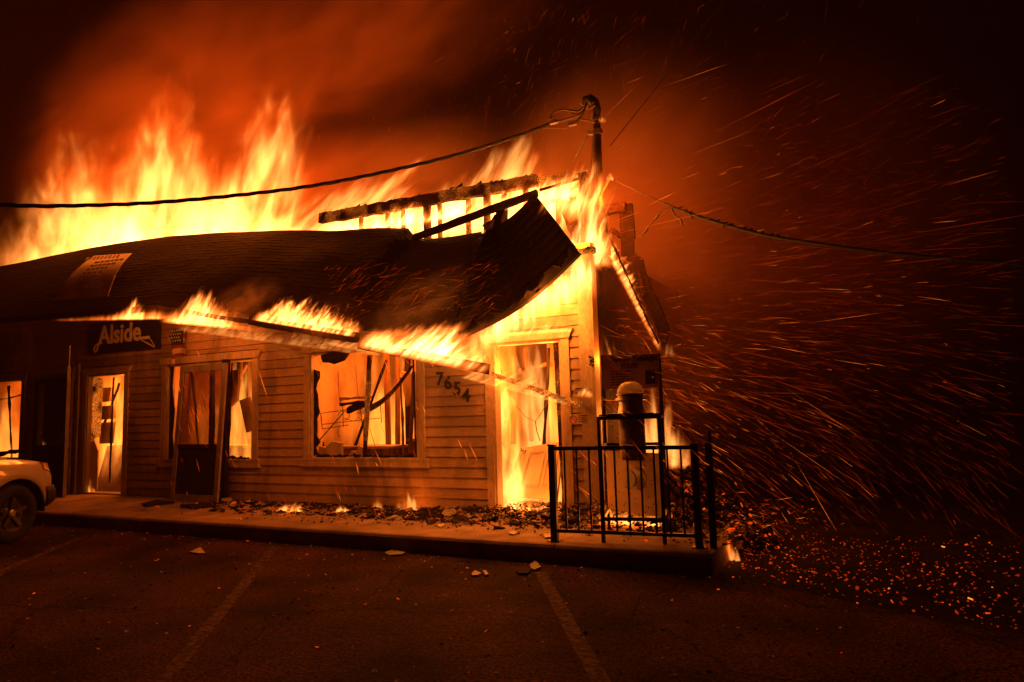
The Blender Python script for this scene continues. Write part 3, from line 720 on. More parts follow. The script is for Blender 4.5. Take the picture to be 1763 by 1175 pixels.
MB().bar(dp(wdt-.30,1.90,-.02), dp(wdt-.22,.87,-.02), .03,.02, nseg=9, jit=.008).build('burnt_strip', M['burnt'], DO)
xq = at(388,700,-.1).x; MB().box((xq-.05,-.14,WZ),(xq+.05,-.06,2.36)).build('door_post', M['burnt'], B)

# security grille door, open, in front of the left shop entrance
g0, g1 = Vector((-11.13,-.045,WZ)), Vector((-10.12,-.045,WZ))
GD = empty('security_door', (g0+g1)/2, 'dark metal security door with diamond mesh closing the dark entrance next to the window above the car', 'door')
ax2 = (g1-g0).normalized(); w2 = (g1-g0).length; bk2 = Vector((-ax2.y,ax2.x,0))
def gp(x, z, t=0): return g0+ax2*x+Vector((0,0,z))+bk2*t
def gbox(x0, x1, z0, z1, t0, t1, nm, mt): return MB().slab([gp(x0,z0,t0),gp(x1,z0,t0),gp(x1,z1,t0),gp(x0,z1,t0)], bk2*(t1-t0)).build(nm, mt, GD)
gbox(0,.06,.02,2.1,0,.04,'stile',M['blackplastic']); gbox(w2-.06,w2,.02,2.1,0,.04,'stile',M['alu'])
gbox(.061,w2-.061,.02,.14,.001,.039,'rail',M['blackplastic']); gbox(.061,w2-.061,2.0,2.1,.001,.039,'rail',M['blackplastic']); gbox(.061,w2-.061,.78,.86,.001,.039,'rail',M['blackplastic'])
gbox(.062,w2-.062,.141,.779,.01,.03,'lower_panel',M['darkpanel'])
mb = MB(); n = 0
for s_ in (-1, 1):
    k = -1.2
    while k < 2.2:
        pts = []
        for t in range(41):
            x = .06+(w2-.12)*t/40; z_ = .86+k+s_*(x-.06)*1.6+(0 if s_ > 0 else 1.0)
            if .86 <= z_ <= 2.0: pts.append(gp(x, z_, .02+.004*s_))
        if len(pts) > 2: mb.tube([pts[0], pts[-1]], .005, 5)
        k += .115
mb.build('diamond_mesh', M['blackplastic'], GD)
MB().box((-11.419,.5,WZ),(-9.95,.56,2.9)).build('partition_wall', M['burnt'], B); MB().box((-11.5,.14,WZ),(-11.42,.56,2.9)).build('partition_wall', M['burnt'], B)  # burnt backing walls added behind the mesh door so its opening stays dark
h0, h1 = Vector((-10.08,-.06,WZ+.02)), Vector((-9.30,-.55,WZ+.02)); ax3 = (h1-h0).normalized(); bk3 = Vector((-ax3.y,ax3.x,0))
OD = empty('storm_door', (h0+h1)/2, 'narrow metal framed door leaf swung open edge on beside the diamond mesh door', 'door')
def hp(x, z_, t=0): return h0+ax3*x+Vector((0,0,z_))+bk3*t
def hbox(x0, x1, z0, z1, t0, t1, nm, mt): return MB().slab([hp(x0,z0,t0),hp(x1,z0,t0),hp(x1,z1,t0),hp(x0,z1,t0)], bk3*(t1-t0)).build(nm, mt, OD)
w3 = (h1-h0).length
hbox(0,.06,0,2.2,0,.04,'stile',M['alu']); hbox(w3-.06,w3,0,2.2,0,.04,'stile',M['alu']); hbox(.061,w3-.061,0,.12,.001,.039,'rail',M['alu']); hbox(.061,w3-.061,2.1,2.2,.001,.039,'rail',M['alu']); hbox(.061,w3-.061,.8,.86,.001,.039,'rail',M['alu'])
hbox(.062,w3-.062,.121,.799,.012,.028,'lower_panel',M['darkpanel']); hbox(.062,w3-.062,.861,2.099,.016,.022,'pane',M['glass'])
MB().tube([hp(w3-.03,2.2,.02), hp(w3-.01,2.55,.02)], .012, 8).build('closer_rod', M['alu'], OD)
MB().box((-9.86,-.05,WZ),(-9.80,-.023,2.5)).build('conduit', M['alu'], B)

# small notices
p = at(993,722,-.03)
NS = empty('notice', p, 'small no smoking notice with a red ring on the wall between doorway and corner board', 'notice')
MB().box((p.x-.10,-.034,p.z-.06),(p.x+.16,-.028,p.z+.06)).build('notice_board', M['panel'], NS)
mb = MB(); mb.tube([(p.x-.045+.042*math.cos(a*math.pi/12),-.036,p.z+.042*math.sin(a*math.pi/12)) for a in range(25)], .006, 6); mb.tube([(p.x-.075,-.036,p.z+.03),(p.x-.015,-.036,p.z-.03)], .005, 6); mb.build('ring_symbol', M['inkred'], NS)
mb = MB()
for k in range(4): mb.box((p.x+.02,-.036,p.z+.035-k*.024),(p.x+.14-.02*(k%2),-.0345,p.z+.043-k*.024))
mb.build('print', M['ink'], NS)
p = at(1019,622,-.04)
PQ = empty('plaque', p, 'small dark cast plaque on the corner board', 'plaque')
MB().box((p.x-.03,-.041,p.z-.065),(p.x+.035,-.035,p.z+.065)).build('plaque_base', M['galv'], PQ)
mb = MB()
for k in range(26):
    a = Vector((p.x+random.uniform(-.025,.03),-.042,p.z+random.uniform(-.055,.055))); s = random.uniform(.006,.014); mb.box(a-Vector((s,.002,s*.6)), a+Vector((s,.001,s*.6)))
mb.build('relief', M['ink'], PQ)
# wall lamp remnant / hook by the right doorway
p = at(1004,671,-.08)
LR = empty('burning_lamp', p, 'small burning wall lamp above the no smoking notice', 'lamp')
MB().bar(p+Vector((-.1,.05,-.01)), p+Vector((.02,-.02,0)), .05,.05, nseg=5, jit=.012).build('lamp_body', M['char'], LR)

# window contents
w0, w1 = at(520,640), at(720,620)
NB = empty('wire_sign_frame', at(600,730,.22), 'bent black wire sign frame hanging in the window next to the house number', 'sign frame')
mb = MB(); Y = .22
for a, c in (((552,712),(655,698)),((554,731),(655,720)),((552,712),(555,739)),((655,698),(657,729)),((555,739),(600,732)),((620,698),(624,735)),((590,700),(591,735))): mb.tube([at(*a,Y), at(*c,Y)], .0055, 6)
arc = [at(592+10*math.cos(t/8*math.pi*1.5-1.6), 716-8*math.sin(t/8*math.pi*1.5-1.6), Y) for t in range(9)]; mb.tube(arc, .005, 6)
mb.tube([at(585,732,Y),at(581,745,Y),at(583,751,Y),at(587,751,Y)], .004, 6); mb.tube([at(546,763,Y),at(592,710,Y)], .008, 6)
mb.tube([at(592,720,Y),at(610,726,Y),at(617,718,Y),at(625,727,Y)], .004, 6); mb.tube([at(637,738,Y),at(648,777,Y)], .004, 6)
mb.build('wire_frame', M['black_metal'], NB)
MB().bar(at(586,697,Y), at(619,693,Y), .05,.04, nseg=4, jit=.008).build('transformer', M['burnt'], NB)
mb = MB(); mb.tube([at(582,640,Y),at(584,687,Y)], .003, 5); mb.tube([at(610,612,Y),at(617,686,Y)], .003, 5); mb.build('hanging_wire', M['black_metal'], NB)
HB = empty('window_blind', at(640,690,.14), 'charred bundle of blind slats hanging slantwise in the window next to the house number', 'blind')
for k in range(6):
    pts = []
    for i in range(9):
        u = i/8; x = 622+88*u-3*k*.5; y = 700-70*u**1.35-16*math.sin(u*math.pi)*-.55+k*2.6
        pts.append(at(x, y, .15+.012*k))
    mb = MB()
    for i in range(8): mb.bar(pts[i], pts[i+1], .05, .006, up=Vector((0,0,1)))
    mb.build('slat', M['blind'] if k % 2 else M['burnt'], HB)
MB().bar(at(600,708,.15), at(628,694,.15), .07,.08, nseg=4, jit=.012).build('bottom_rail', M['burnt'], HB)
HD = empty('hanging_felt', at(578,620,-.05), 'crumpled burnt roofing scrap hanging over the window next to the house number', 'scrap')
mb = MB()
P0 = [at(x,y,-.10) for x,y in ((552,612),(575,605),(600,610),(592,622),(575,628),(558,622))]
mb.slab(P0, (0,.03,.01)); mb.slab([q+Vector((random.uniform(-.04,.04),-.03,random.uniform(-.03,.03))) for q in P0], (0,.02,0)); mb.build('scrap_sheet', M['burnt'], HD)

# fallen interior door leaning inside the doorway beside the house number
q = [at(866,853,.30), at(958,862,.18), at(970,760,.45), at(897,772,.45)]
ID = empty('fallen_door', (q[0]+q[1])/2, 'pale panelled interior door leaning broken inside the doorway beside the house number', 'door')
nn = (q[1]-q[0]).cross(q[3]-q[0]).normalized(); nn = nn if nn.dot(CAM-q[0]) > 0 else -nn
MB().slab(q, -nn*.035).build('door_leaf', M['intdoor'], ID)
def qd(u, v): return q[0].lerp(q[1], u).lerp(q[3].lerp(q[2], u), v)
for (u0,u1,v0,v1) in ((.28,.62,.22,.86),(.70,.92,.22,.86)):
    mb = MB()
    for a, c in ((qd(u0,v0),qd(u1,v0)),(qd(u1,v0),qd(u1,v1)),(qd(u1,v1),qd(u0,v1)),(qd(u0,v1),qd(u0,v0))): mb.bar(a+nn*.004, c+nn*.004, .012,.012)
    mb.build('moulding', M['intdoor'], ID)
MB().lathe([(.0,.0),(.022,.0),(.022,.02),(.012,.03),(.028,.05),(.028,.07),(.0,.08)], qd(.12,.93), nn, 14).build('door_knob', M['galv'], ID)
# leaning panel inside the left doorway
q2 = [at(163,846,.25), at(211,850,.22), at(211,766,.5), at(184,768,.5)]
LP = empty('fallen_door', (q2[0]+q2[1])/2, 'scorched door leaf leaning inside the doorway beneath the shop sign', 'door')
MB().slab(q2, (0,.035,0)).build('door_leaf', M['panel'], LP)
MB().bar(q2[0].lerp(q2[3],.25)+Vector((.2,-.006,0)), q2[0].lerp(q2[3],.85)+Vector((.2,-.006,0)), .012,.012).build('moulding', M['panel'], LP)
# inner partition seen through the right doorway
MB().bar(at(884,690,.6), at(884,765,.6), .05,.05, nseg=3).build('stud', M['drywall'], B)
MB().box((-1.25,1.5,WZ),(-.2,1.58,3.0)).build('partition_wall', M['drywall'], B)
mb = MB(); mb.tube([at(882,692,.9),at(905,718,.9),at(922,726,.9),at(932,712,.9),at(943,692,.9)], .005, 5); mb.tube([at(922,726,.9),at(924,742,.9),at(930,760,.9)], .007, 5)
tag(mb.build('loose_cable', M['copper'], None, at(922,726,.9)), 'thin loose cable dangling inside the doorway beside the house number', 'cable')

# ================================================================== MAST AND CABLES
mb0 = at(1033,372,.6); mt0 = at(1027,205,.6)
MS = empty('service_mast', mb0, 'steel electrical service mast with curved weatherhead at the building corner', 'mast')
MB().tube([Vector((mt0.x,.6,3.5)), Vector((mt0.x,.6,mt0.z))], .05, 14).build('pole', M['pole'], MS, smooth=True)
hd = [at(1026,207,.6), at(1027,190,.6), at(1024,177,.6), at(1016,170,.6), at(1008,172,.6), at(1003,182,.6)]
MB().tube(hd, [.055,.062,.062,.058,.05,.035], 12).build('weatherhead', M['blackplastic'], MS, smooth=True)
MB().lathe([(.058,0),(.066,.0),(.066,.05),(.058,.05)], hd[0]-Vector((0,0,.02)), (0,0,1), 14).build('collar', M['pole'], MS)
MB().lathe([(.052,0),(.064,.0),(.064,.06),(.052,.06)], at(1029,232,.6), (0,0,1), 14).build('clamp', M['pole'], MS)
MB().bar(at(1012,229,.6), at(1026,229,.6), .05,.05).build('bracket', M['galv'], MS)
mb = MB(); mb.tube([at(1022,232,.6), at(1017,300,.6), at(1017,340,.6)], .012, 8); mb.tube([at(1023,232,.6), at(1024,340,.6)], .012, 8); mb.build('brace', M['copper'], MS)
MB().tube([at(1012,231,.6), at(1008,240,.7), at(992,270,1.2)], .012, 8).build('guy', M['cable'], MS)
def loopc(pts, r, m_, nm, Y=.45):
    P = [at(x, y, Y) for x, y in pts]; Q = []
    for i in range(len(P)-1):
        a = P[max(i-1,0)]; b_ = P[i]; c_ = P[i+1]; d_ = P[min(i+2,len(P)-1)]
        for t in range(5):
            t = t/5; Q.append(.5*((2*b_)+(c_-a)*t+(2*a-5*b_+4*c_-d_)*t*t+(-a+3*b_-3*c_+d_)*t**3))
    Q.append(P[-1]); return MB().tube(Q, r, 8).build(nm, m_, MS, smooth=True)
loopc([(1004,184),(998,191),(985,191),(968,189),(952,195),(947,206)], .014, M['copper'], 'drip_loop')
loopc([(1012,180),(1004,192),(990,201),(972,207),(957,210)], .016, M['copper'], 'drip_loop', .42)
loopc([(1010,176),(1006,190),(1000,202),(991,211)], .014, M['cable'], 'drip_loop', .40)
loopc([(1010,186),(1018,182),(1022,176),(1014,188),(1024,182)], .014, M['copper'], 'drip_loop', .5)
loopc([(983,194),(1000,205),(1013,208),(1024,211)], .012, M['copper'], 'drip_loop', .5)
for px_ in ((953,211),(985,214)): MB().bar(at(px_[0]-6,px_[1]+1,.44), at(px_[0]+7,px_[1]-2,.44), .045,.045).build('splice', M['galv'], MS)
# service cable to the left
A2, B2 = (-.25,.45), (-4.4,-4.1)
pp = [(984,217),(965,224),(945,214),(900,231),(800,263),(700,288),(575,314),(450,332),(270,349),(100,355),(0,353),(-120,346),(-300,325)]
pts = [atv(x, y, A2, B2) for x, y in pp[2:]]
def smooth(P, k=8):
    Q = []
    for i in range(len(P)-1):
        a = P[max(i-1,0)]; b_ = P[i]; c_ = P[i+1]; d_ = P[min(i+2,len(P)-1)]
        for t in range(k):
            t = t/k; Q.append(.5*((2*b_)+(c_-a)*t+(2*a-5*b_+4*c_-d_)*t*t+(-a+3*b_-3*c_+d_)*t**3))
    Q.append(P[-1]); return Q
Q = smooth(pts, 14)
CB = empty('service_cable', pts[0], 'twisted black overhead service cable sagging from the mast across the flames', 'cable')
for k in range(3):
    s_ = 0; W_ = []
    for i, p in enumerate(Q):
        if i: s_ += (Q[i]-Q[i-1]).length
        a = s_*9+k*2.094; W_.append(p+Vector((0,math.cos(a)*.011,math.sin(a)*.011)))
    MB().tube(W_, .0125, 6).build('strand', M['cable'], CB, smooth=True)
MB().tube(smooth([at(991,213,.44), at(975,221,.44), pts[0].lerp(pts[1],.35)]), .009, 6).build('strand', M['copper'], CB)
# broken cable to the right
A3, B3 = (.1,.55), (4.1,-.5)
pr = [(1062,312),(1100,330),(1160,357),(1200,373),(1250,388),(1320,406),(1400,419),(1500,433),(1600,443),(1763,456),(1900,462)]
pts = [atv(x, y, A3, B3) for x, y in pr]; Q = smooth(pts, 8)
RC = empty('severed_cable', pts[0], 'burnt black overhead cable running off into the dark with frayed strands', 'cable')
MB().tube(Q, [.006 if i < 14 else (.012 if i < 20 else .022) for i in range(len(Q))], 8).build('cable_core', M['cable'], RC, smooth=True)
for L_, r in (([(1160,358),(1145,361),(1132,373),(1120,388),(1106,408)],.007),([(1157,360),(1163,372),(1172,378),(1176,389)],.011),([(1188,370),(1193,379)],.010),([(1244,387),(1247,393)],.009)):
    MB().tube(smooth([atv(x, y, A3, B3)+Vector((0,-.02,0)) for x, y in L_], 4), r, 6).build('frayed_strand', M['cable'], RC)
for c_ in ((1132,374),(1113,398)): MB().tube([atv(c_[0]-3,c_[1]+4,A3,B3)+Vector((0,-.02,0)), atv(c_[0]+3,c_[1]-3,A3,B3)+Vector((0,-.02,0))], .014, 8).build('connector', M['cable'], RC)
for k in range(34):
    t = random.uniform(1160,1420); i = min(len(Q)-1, int(14+ (t-1160)/260*30)); p = Q[i]; s_ = random.uniform(.01,.03)
    MB().bar(p+Vector((-s_,0,.02)), p+Vector((s_,0,.028+random.uniform(-.006,.01))), .012,.014).build('burnt_insulation', M['cable'], RC) if k < 18 else None
gw0, gw1 = at(1050,252,1.2), at(1290,-58,1.2)
tag(MB().tube([gw0, gw0.lerp(gw1,.5)-Vector((0,0,.03)), gw1], .008, 6).build('guy_wire', M['cable'], None, gw0), 'thin dark wire rising steeply past the mast into the sky', 'wire')
# burning stub of pipe beside the mast
p0, p1 = at(1032,338,.3), at(1050,304,.3)
ST = empty('burning_stub', p0, 'slanted wooden stub burning at its tip beside the mast', 'timber')
MB().bar(p0, p1, .03,.03, nseg=5, jit=.004).build('stub', M['intwood'], ST)

# ================================================================== RAILING AND DISPLAY STAND
r0, r1 = Vector((.15,-1.66,WZ)), Vector((1.46,-1.54,WZ))
RL = empty('railing', (r0+r1)/2, 'black iron railing section with thin balusters at the pavement edge', 'railing')
dr = (r1-r0).normalized()
for p in (r0, r1):
    MB().bar(p, p+Vector((0,0,.885)), .062,.062, up=dr).build('post', M['black_metal'], RL)
    MB().bar(p+Vector((0,0,.885)), p+Vector((0,0,.90)), .075,.075, up=dr).build('post_cap', M['black_metal'], RL)
    MB().bar(p, p+Vector((0,0,.012)), .12,.12, up=dr).build('base_plate', M['black_metal'], RL)
MB().bar(r0+dr*.032+Vector((0,0,.862)), r1-dr*.032+Vector((0,0,.862)), .03,.036).build('top_rail', M['black_metal'], RL)
MB().bar(r0+dr*.032+Vector((0,0,.10)), r1-dr*.032+Vector((0,0,.10)), .026,.03).build('bottom_rail', M['black_metal'], RL)
for k in range(10):
    p = r0.lerp(r1, (k+1)/11); MB().bar(p+Vector((0,0,.116)), p+Vector((0,0,.843)), .016,.016, up=dr).build('baluster', M['black_metal'], RL)
p = Vector((1.575,-1.50,WZ))
R2 = empty('railing_post', p, 'single black square post standing beside the railing end', 'post')
MB().bar(p, p+Vector((0,0,.90)), .06,.06, up=dr).build('post', M['black_metal'], R2)
MB().bar(p+Vector((.012,.02,.902)), p+Vector((.012,.02,1.0)), .02,.02, up=dr).build('upright_bar', M['black_metal'], R2)
# display stand
fl_, fr_, brr, bl_ = Vector((.60,-1.58,WZ)), Vector((1.14,-1.47,WZ)), Vector((1.0,-.82,WZ)), Vector((.42,-.88,WZ))
DS = empty('display_stand', (fl_+brr)/2, 'black steel display stand with a printed board on its back uprights behind the railing', 'display stand')
SH = 1.15
for p, h in ((fl_,SH),(fr_,SH),(brr,1.76),(bl_,1.78)): MB().bar(p, p+Vector((0,0,h)), .03,.03, up=Vector((1,0,0))).build('leg', M['black_metal'], DS)
up_ = Vector((0,0,1))
for zz in (SH-.016, .86, .215):
    for a, c in ((fl_,fr_),(fr_,brr),(brr,bl_),(bl_,fl_)):
        d = (c-a).normalized()*.017; MB().bar(a+up_*zz+d, c+up_*zz-d, .026,.03).build('cross_rail', M['black_metal'], DS)
mb = MB(); mb.slab([q_+up_*(SH+.002) for q_ in (fl_,fr_,brr,bl_)], (0,0,.014)); mb.build('top_shelf', M['chardark'], DS)
mb = MB(); b0, b1 = bl_+up_*1.42, brr+up_*1.42; nrm = (b1-b0).cross(up_).normalized()
bd = mb.slab([b0+nrm*.018, b1+nrm*.018, brr+up_*1.76+nrm*.018, bl_+up_*1.78+nrm*.018], nrm*.012).build('printed_board', M['boardred'], DS)
bxd = (b1-b0).normalized(); zz = b0.z-WZ
def bpnt(x, z_): return bl_+bxd*x+up_*z_+nrm*.032
mb = MB()
w_ = text_mb(mb, 'Skyview Tubelight', .068, bpnt(.075,1.70), bxd, up_, nrm, .002, .0015)
w_ = text_mb(mb, 'SOLAR', .055, bpnt(.20,1.645), bxd, up_, nrm, .002, .0015)
mb.slab([bpnt(.19,1.628),bpnt(.36,1.630),bpnt(.36,1.637),bpnt(.19,1.635)], nrm*.002)
for k in range(6):
    x_ = .085; z_ = 1.595-.027*k
    while x_ < .30+.05*math.sin(k*2.3):
        L_ = random.uniform(.015,.05); mb.slab([bpnt(x_,z_),bpnt(x_+L_,z_),bpnt(x_+L_,z_+.010),bpnt(x_,z_+.010)], nrm*.0015); x_ += L_+.010
mb.build('print', M['ink'], DS)
mb = MB(); mb.slab([bpnt(.44,1.46),bpnt(.54,1.46),bpnt(.54,1.60),bpnt(.44,1.60)], nrm*.002); mb.build('print_picture', M['ink'], DS)
mb = MB(); mid = [bl_.lerp(fl_,.12)+up_*.22, fr_.lerp(brr,.12)+up_*.22, fr_.lerp(brr,.12)+up_*.80, bl_.lerp(fl_,.12)+up_*.80]
nf = (mid[1]-mid[0]).cross(up_).normalized(); mb.add(mid, [(0,1,2,3)]); mb.build('lower_panel', M['ceilpanel'], DS)
cdn = mid[0].lerp(mid[1],.62)+up_*.33+nf*.008
MB().lathe([(.0,0),(.082,0),(.082,.02),(.0,.022)], cdn-(mid[1]-mid[0]).normalized()*.05+nf*.06, nf, 32).build('diffuser_disc', M['white'], DS)
MB().lathe([(.096,0),(.108,0),(.108,.012),(.096,.012)], cdn+nf*.002, nf, 32).build('trim_ring', M['white'], DS)
mb = MB()
for k in range(70):
    a = mid[0].lerp(mid[1], random.random()*.96+.02)+up_*random.uniform(.02,.56)+nf*.003; s = random.uniform(.002,.008)
    mb.slab([a+up_*s, a+Vector((s,0,0)), a-up_*s, a-Vector((s,0,0))], nf*.001)
tag(mb.build('scorch_speck', M['ink'], DS), kind='stuff')
# tubular skylight on the stand
tc_ = fl_.lerp(brr,.5)+up_*(SH+.018); 
TS = empty('tubular_skylight', tc_, 'tubular roof skylight with a pale dome and flashing collar displayed on the stand', 'skylight')
fx, fy = (fr_-fl_).normalized(), (brr-fr_).normalized()
mb = MB(); c = tc_; mb.slab([c-fx*.2-fy*.22, c+fx*.22-fy*.22, c+fx*.2+fy*.24, c-fx*.2+fy*.24], (0,0,.006)); mb.build('flashing_plate', M['galv'], TS)
MB().lathe([(.140,.007),(.128,.02),(.118,.07),(.112,.135),(.0,.135)], c, (0,0,1), 32).build('flashing_cone', M['galv'], TS, smooth=False)
MB().lathe([(.112,.136),(.158,.132),(.145,.15),(.122,.163),(.122,.178),(.138,.180),(.138,.194),(.0,.194)], c, (0,0,1), 32).build('collar', M['galv'], TS)
MB().lathe([(.130,.195),(.126,.225),(.112,.26),(.085,.29),(.048,.308),(.0,.312)], c, (0,0,1), 32).build('dome', M['acrylic'], TS, smooth=True)
MB().lathe([(.0,-.44),(.125,-.44),(.125,-.025),(.0,-.025)], c, (0,0,1), 32).build('light_tube', M['galv'], TS, smooth=False)

# ================================================================== CAR
hdg = R_(107); cf = Vector((math.cos(hdg), math.sin(hdg), 0)); cl = Vector((-cf.y, cf.x, 0))
wc = atz(10,935,GZ)                      # contact point of the front right tyre
HWD = .86; FX = 3.70                       # half width, front axle position from the rear end
org = wc+cl*(HWD-.11)-cf*FX; org.z = GZ
def cp(x, y, z_): return org+cf*x+cl*y+Vector((0,0,z_))
CR = empty('parked_car', cp(2.2,0,0), 'pale parked sport utility car with its nose to the kerb', 'car')
def tabf(tab): return lambda x: lerp_tab([(a, b_) for a, b_ in tab], x)[0]
zs_ = tabf([(0,.80),(.3,.92),(1.0,.97),(2.7,1.0),(3.2,1.0),(3.8,.97),(4.12,.93),(4.28,.86),(4.36,.74)])
zt_ = tabf([(0,.84),(.3,.98),(2.6,1.05),(3.0,1.04),(3.8,1.01),(4.12,.96),(4.28,.88),(4.36,.75)])
hw_ = tabf([(0,.76),(.3,.84),(1,.86),(3.6,.86),(4.02,.855),(4.20,.83),(4.30,.78),(4.36,.70)])
RA, RX = .45, .80
def zl_(x):
    z_ = .30
    for c_ in (FX, RX):
        d = abs(x-c_)
        if d < RA: z_ = max(z_, .33+math.sqrt(RA*RA-d*d)-.03)
    if x > 4.0: z_ = max(z_, .40)
    return z_
st = sorted({round(i*.06, 3) for i in range(73)} | {round(FX+RA*math.cos(a*math.pi/16), 3) for a in range(17)} | {round(RX+RA*math.cos(a*math.pi/16), 3) for a in range(17)} | {4.3, 4.34, 4.36})
mb = MB(); ns = 0
for x in st:
    zl, zs, zt, hw = zl_(x), zs_(x), zt_(x), hw_(x)
    fl = max([0]+[math.exp(-((math.hypot(x-c_, 0))/.48)**4) for c_ in (FX, RX)])*.035
    half = [(hw-.01+fl, zl), (hw+.004+fl, zl+.012), (hw+.002+fl*.9, zl+(zs-zl)*.3), (hw+fl*.35, zl+(zs-zl)*.55), (hw-.004, zl+(zs-zl)*.78), (hw-.028, zs-.035), (hw-.075, zs-.004), (hw-.16, zs+(zt-zs)*.35), (hw*.45, zs+(zt-zs)*.9), (0, zt)]
    sec = [(-a, b_) for a, b_ in half]+[(a, b_) for a, b_ in half[::-1][1:]]
    ns = len(sec); mb.v += [cp(x, a, b_) for a, b_ in sec]
for i in range(len(st)-1):
    for k in range(ns-1): mb.f.append((i*ns+k, (i+1)*ns+k, (i+1)*ns+k+1, i*ns+k+1)); mb.m.append(0)
e = (len(st)-1)*ns; mb.f += [tuple(range(e, e+ns)), tuple(range(ns-1,-1,-1))]; mb.m += [0, 0]
body = mb.build('body', M['carpaint'], CR, smooth=True)
# underbody and wheel wells
MB().slab([cp(.15,-.66,.24),cp(4.2,-.6,.24),cp(4.2,.6,.24),cp(.15,.66,.24)], (0,0,.2)).build('underbody', M['blackplastic'], CR)
for c_ in (FX, RX):
    for s_ in (-1, 1):
        mb = MB(); pts = [(RA*1.0*math.cos(a*math.pi/14), RA*math.sin(a*math.pi/14)) for a in range(15)]
        for yy_ in (.845, .52): mb.v += [cp(c_+a, s_*yy_, .31+b_) for a, b_ in pts]
        for k in range(14): mb.f.append((k,k+1,15+k+1,15+k)); mb.m.append(0)
        mb.f.append(tuple(range(15,30))); mb.m.append(0); mb.build('wheel_well', M['blackplastic'], CR)
# greenhouse
mb = MB(); gst = [(.25,.99,.70),(.45,1.5,.66),(.7,1.66,.62),(1.9,1.68,.62),(2.25,1.6,.63),(2.62,1.32,.70),(2.98,1.01,.76)]
for x, zt, hw in gst: mb.v += [cp(x,-hw-.04,.95), cp(x,-hw,zt-.06 if zt > 1.1 else zt), cp(x,-hw*.75,zt), cp(x,hw*.75,zt), cp(x,hw,zt-.06 if zt > 1.1 else zt), cp(x,hw+.04,.95)]
for i in range(len(gst)-1):
    for k in range(5): mb.f.append((i*6+k,(i+1)*6+k,(i+1)*6+k+1,i*6+k+1)); mb.m.append(1 if (k in (0,4) or i in (0,5)) else 0)
mb.build('cabin', [M['carpaint'], M['carglass']], CR)
for s_ in (-1, 1):
    for x0_, x1_, x2_, x3_ in ((.95,1.05,1.05,.95),(1.85,1.95,1.9,1.8)):
        MB().slab([cp(x0_,s_*.80,.96),cp(x1_,s_*.80,.96),cp(x2_,s_*.655,1.6),cp(x3_,s_*.655,1.6)], cl*(.02*s_)).build('pillar', M['carpaint'], CR)
    hl = [cp(4.10,s_*.845,.84),cp(4.22,s_*.815,.80),cp(4.34,s_*.70,.76),cp(4.37,s_*.56,.74),cp(4.34,s_*.56,.86),cp(4.25,s_*.74,.90),cp(4.10,s_*.82,.92)]
    n_ = (cf*.75+cl*s_*.65).normalized(); MB().slab([q_+n_*.012 for q_ in hl], -n_*.05).build('headlight', M['lens'], CR)
    MB().slab([cp(2.55,s_*.9,.98),cp(2.75,s_*.9,1.0),cp(2.72,s_*1.06,1.02),cp(2.6,s_*1.06,1.0)], (0,0,.14)).build('door_mirror', M['blackplastic'], CR)
    MB().bar(cp(2.7,s_*.872,.5), cp(2.7,s_*.872,.95), .006,.006).build('door_seam', M['ink'], CR)
    MB().bar(cp(1.9,s_*.878,.86), cp(2.1,s_*.878,.86), .02,.03).build('door_handle', M['blackplastic'], CR)
mb = MB(); bs = [(4.14,.88),(4.24,.865),(4.35,.80),(4.42,.66),(4.45,.40),(4.46,0)]
bs = bs+[(a, -b_) for a, b_ in bs[::-1][1:]]
for a, y_ in bs: mb.v += [cp(a-.05,y_*.93,.36), cp(a,y_,.42), cp(a+.015,y_,.54), cp(a-.01,y_*.985,.615), cp(a-.09,y_*.9,.625)]
for i in range(len(bs)-1):
    for k in range(4): mb.f.append((i*5+k,(i+1)*5+k,(i+1)*5+k+1,i*5+k+1)); mb.m.append(0)
mb.build('bumper', M['blackplastic'], CR, smooth=True)
MB().slab([cp(4.345,-.5,.66),cp(4.345,.5,.66),cp(4.30,.5,.77),cp(4.30,-.5,.77)], cf*.03).build('grille', M['blackplastic'], CR)
for s_ in (-1, 1): MB().bar(cp(2.93,s_*.1,1.045), cp(2.98,s_*.62,1.03), .015,.015).build('wiper', M['blackplastic'], CR)
for c_ in (FX, RX):
    for s_ in (-1, 1):
        o_ = cp(c_, s_*(HWD-.11), .345); ax_ = cl*s_
        wh = MB().lathe([(.215,-.10),(.30,-.105),(.335,-.085),(.345,-.05),(.345,.05),(.335,.085),(.30,.105),(.215,.10),(.205,.06),(.205,-.06)], o_, ax_, 40).build('wheel', M['rubber'], CR, smooth=True)
        rm_ = MB().lathe([(.0,.035),(.06,.04),(.10,.03),(.17,.045),(.195,.075),(.213,.095),(.213,-.06),(.0,-.06)], o_, ax_, 32).build('rim', M['rim'], wh, smooth=False)
        MB().lathe([(.0,.04),(.045,.041),(.045,.075),(.03,.085),(.0,.086)], o_, ax_, 18).build('hub_cap', M['galv'], wh)
        u_ = cf; v_ = Vector((0,0,1))
        for k in range(5):
            a = k*2*math.pi/5+.3; d = u_*math.cos(a)+v_*math.sin(a)
            MB().bar(o_+d*.05+ax_*.05, o_+d*.19+ax_*.075, .045,.03, up=ax_).build('spoke', M['rim'], wh)
            a += math.pi/5; d = u_*math.cos(a)+v_*math.sin(a)
            MB().lathe([(.0,0),(.034,0),(.034,.012),(.0,.012)], o_+d*.125+ax_*.038, ax_, 12).build('vent_hole', M['ink'], wh)
# burnt timber lying on the sill of the far left window
q_ = at(20,779,-.12)
tag(MB().bar(q_+Vector((-.5,.02,-.05)), q_+Vector((.28,.0,.03)), .1,.07, nseg=6, jit=.02).build('burnt_timber', M['burnt'], None, q_), 'burnt timber lying across the window sill above the car', 'timber')

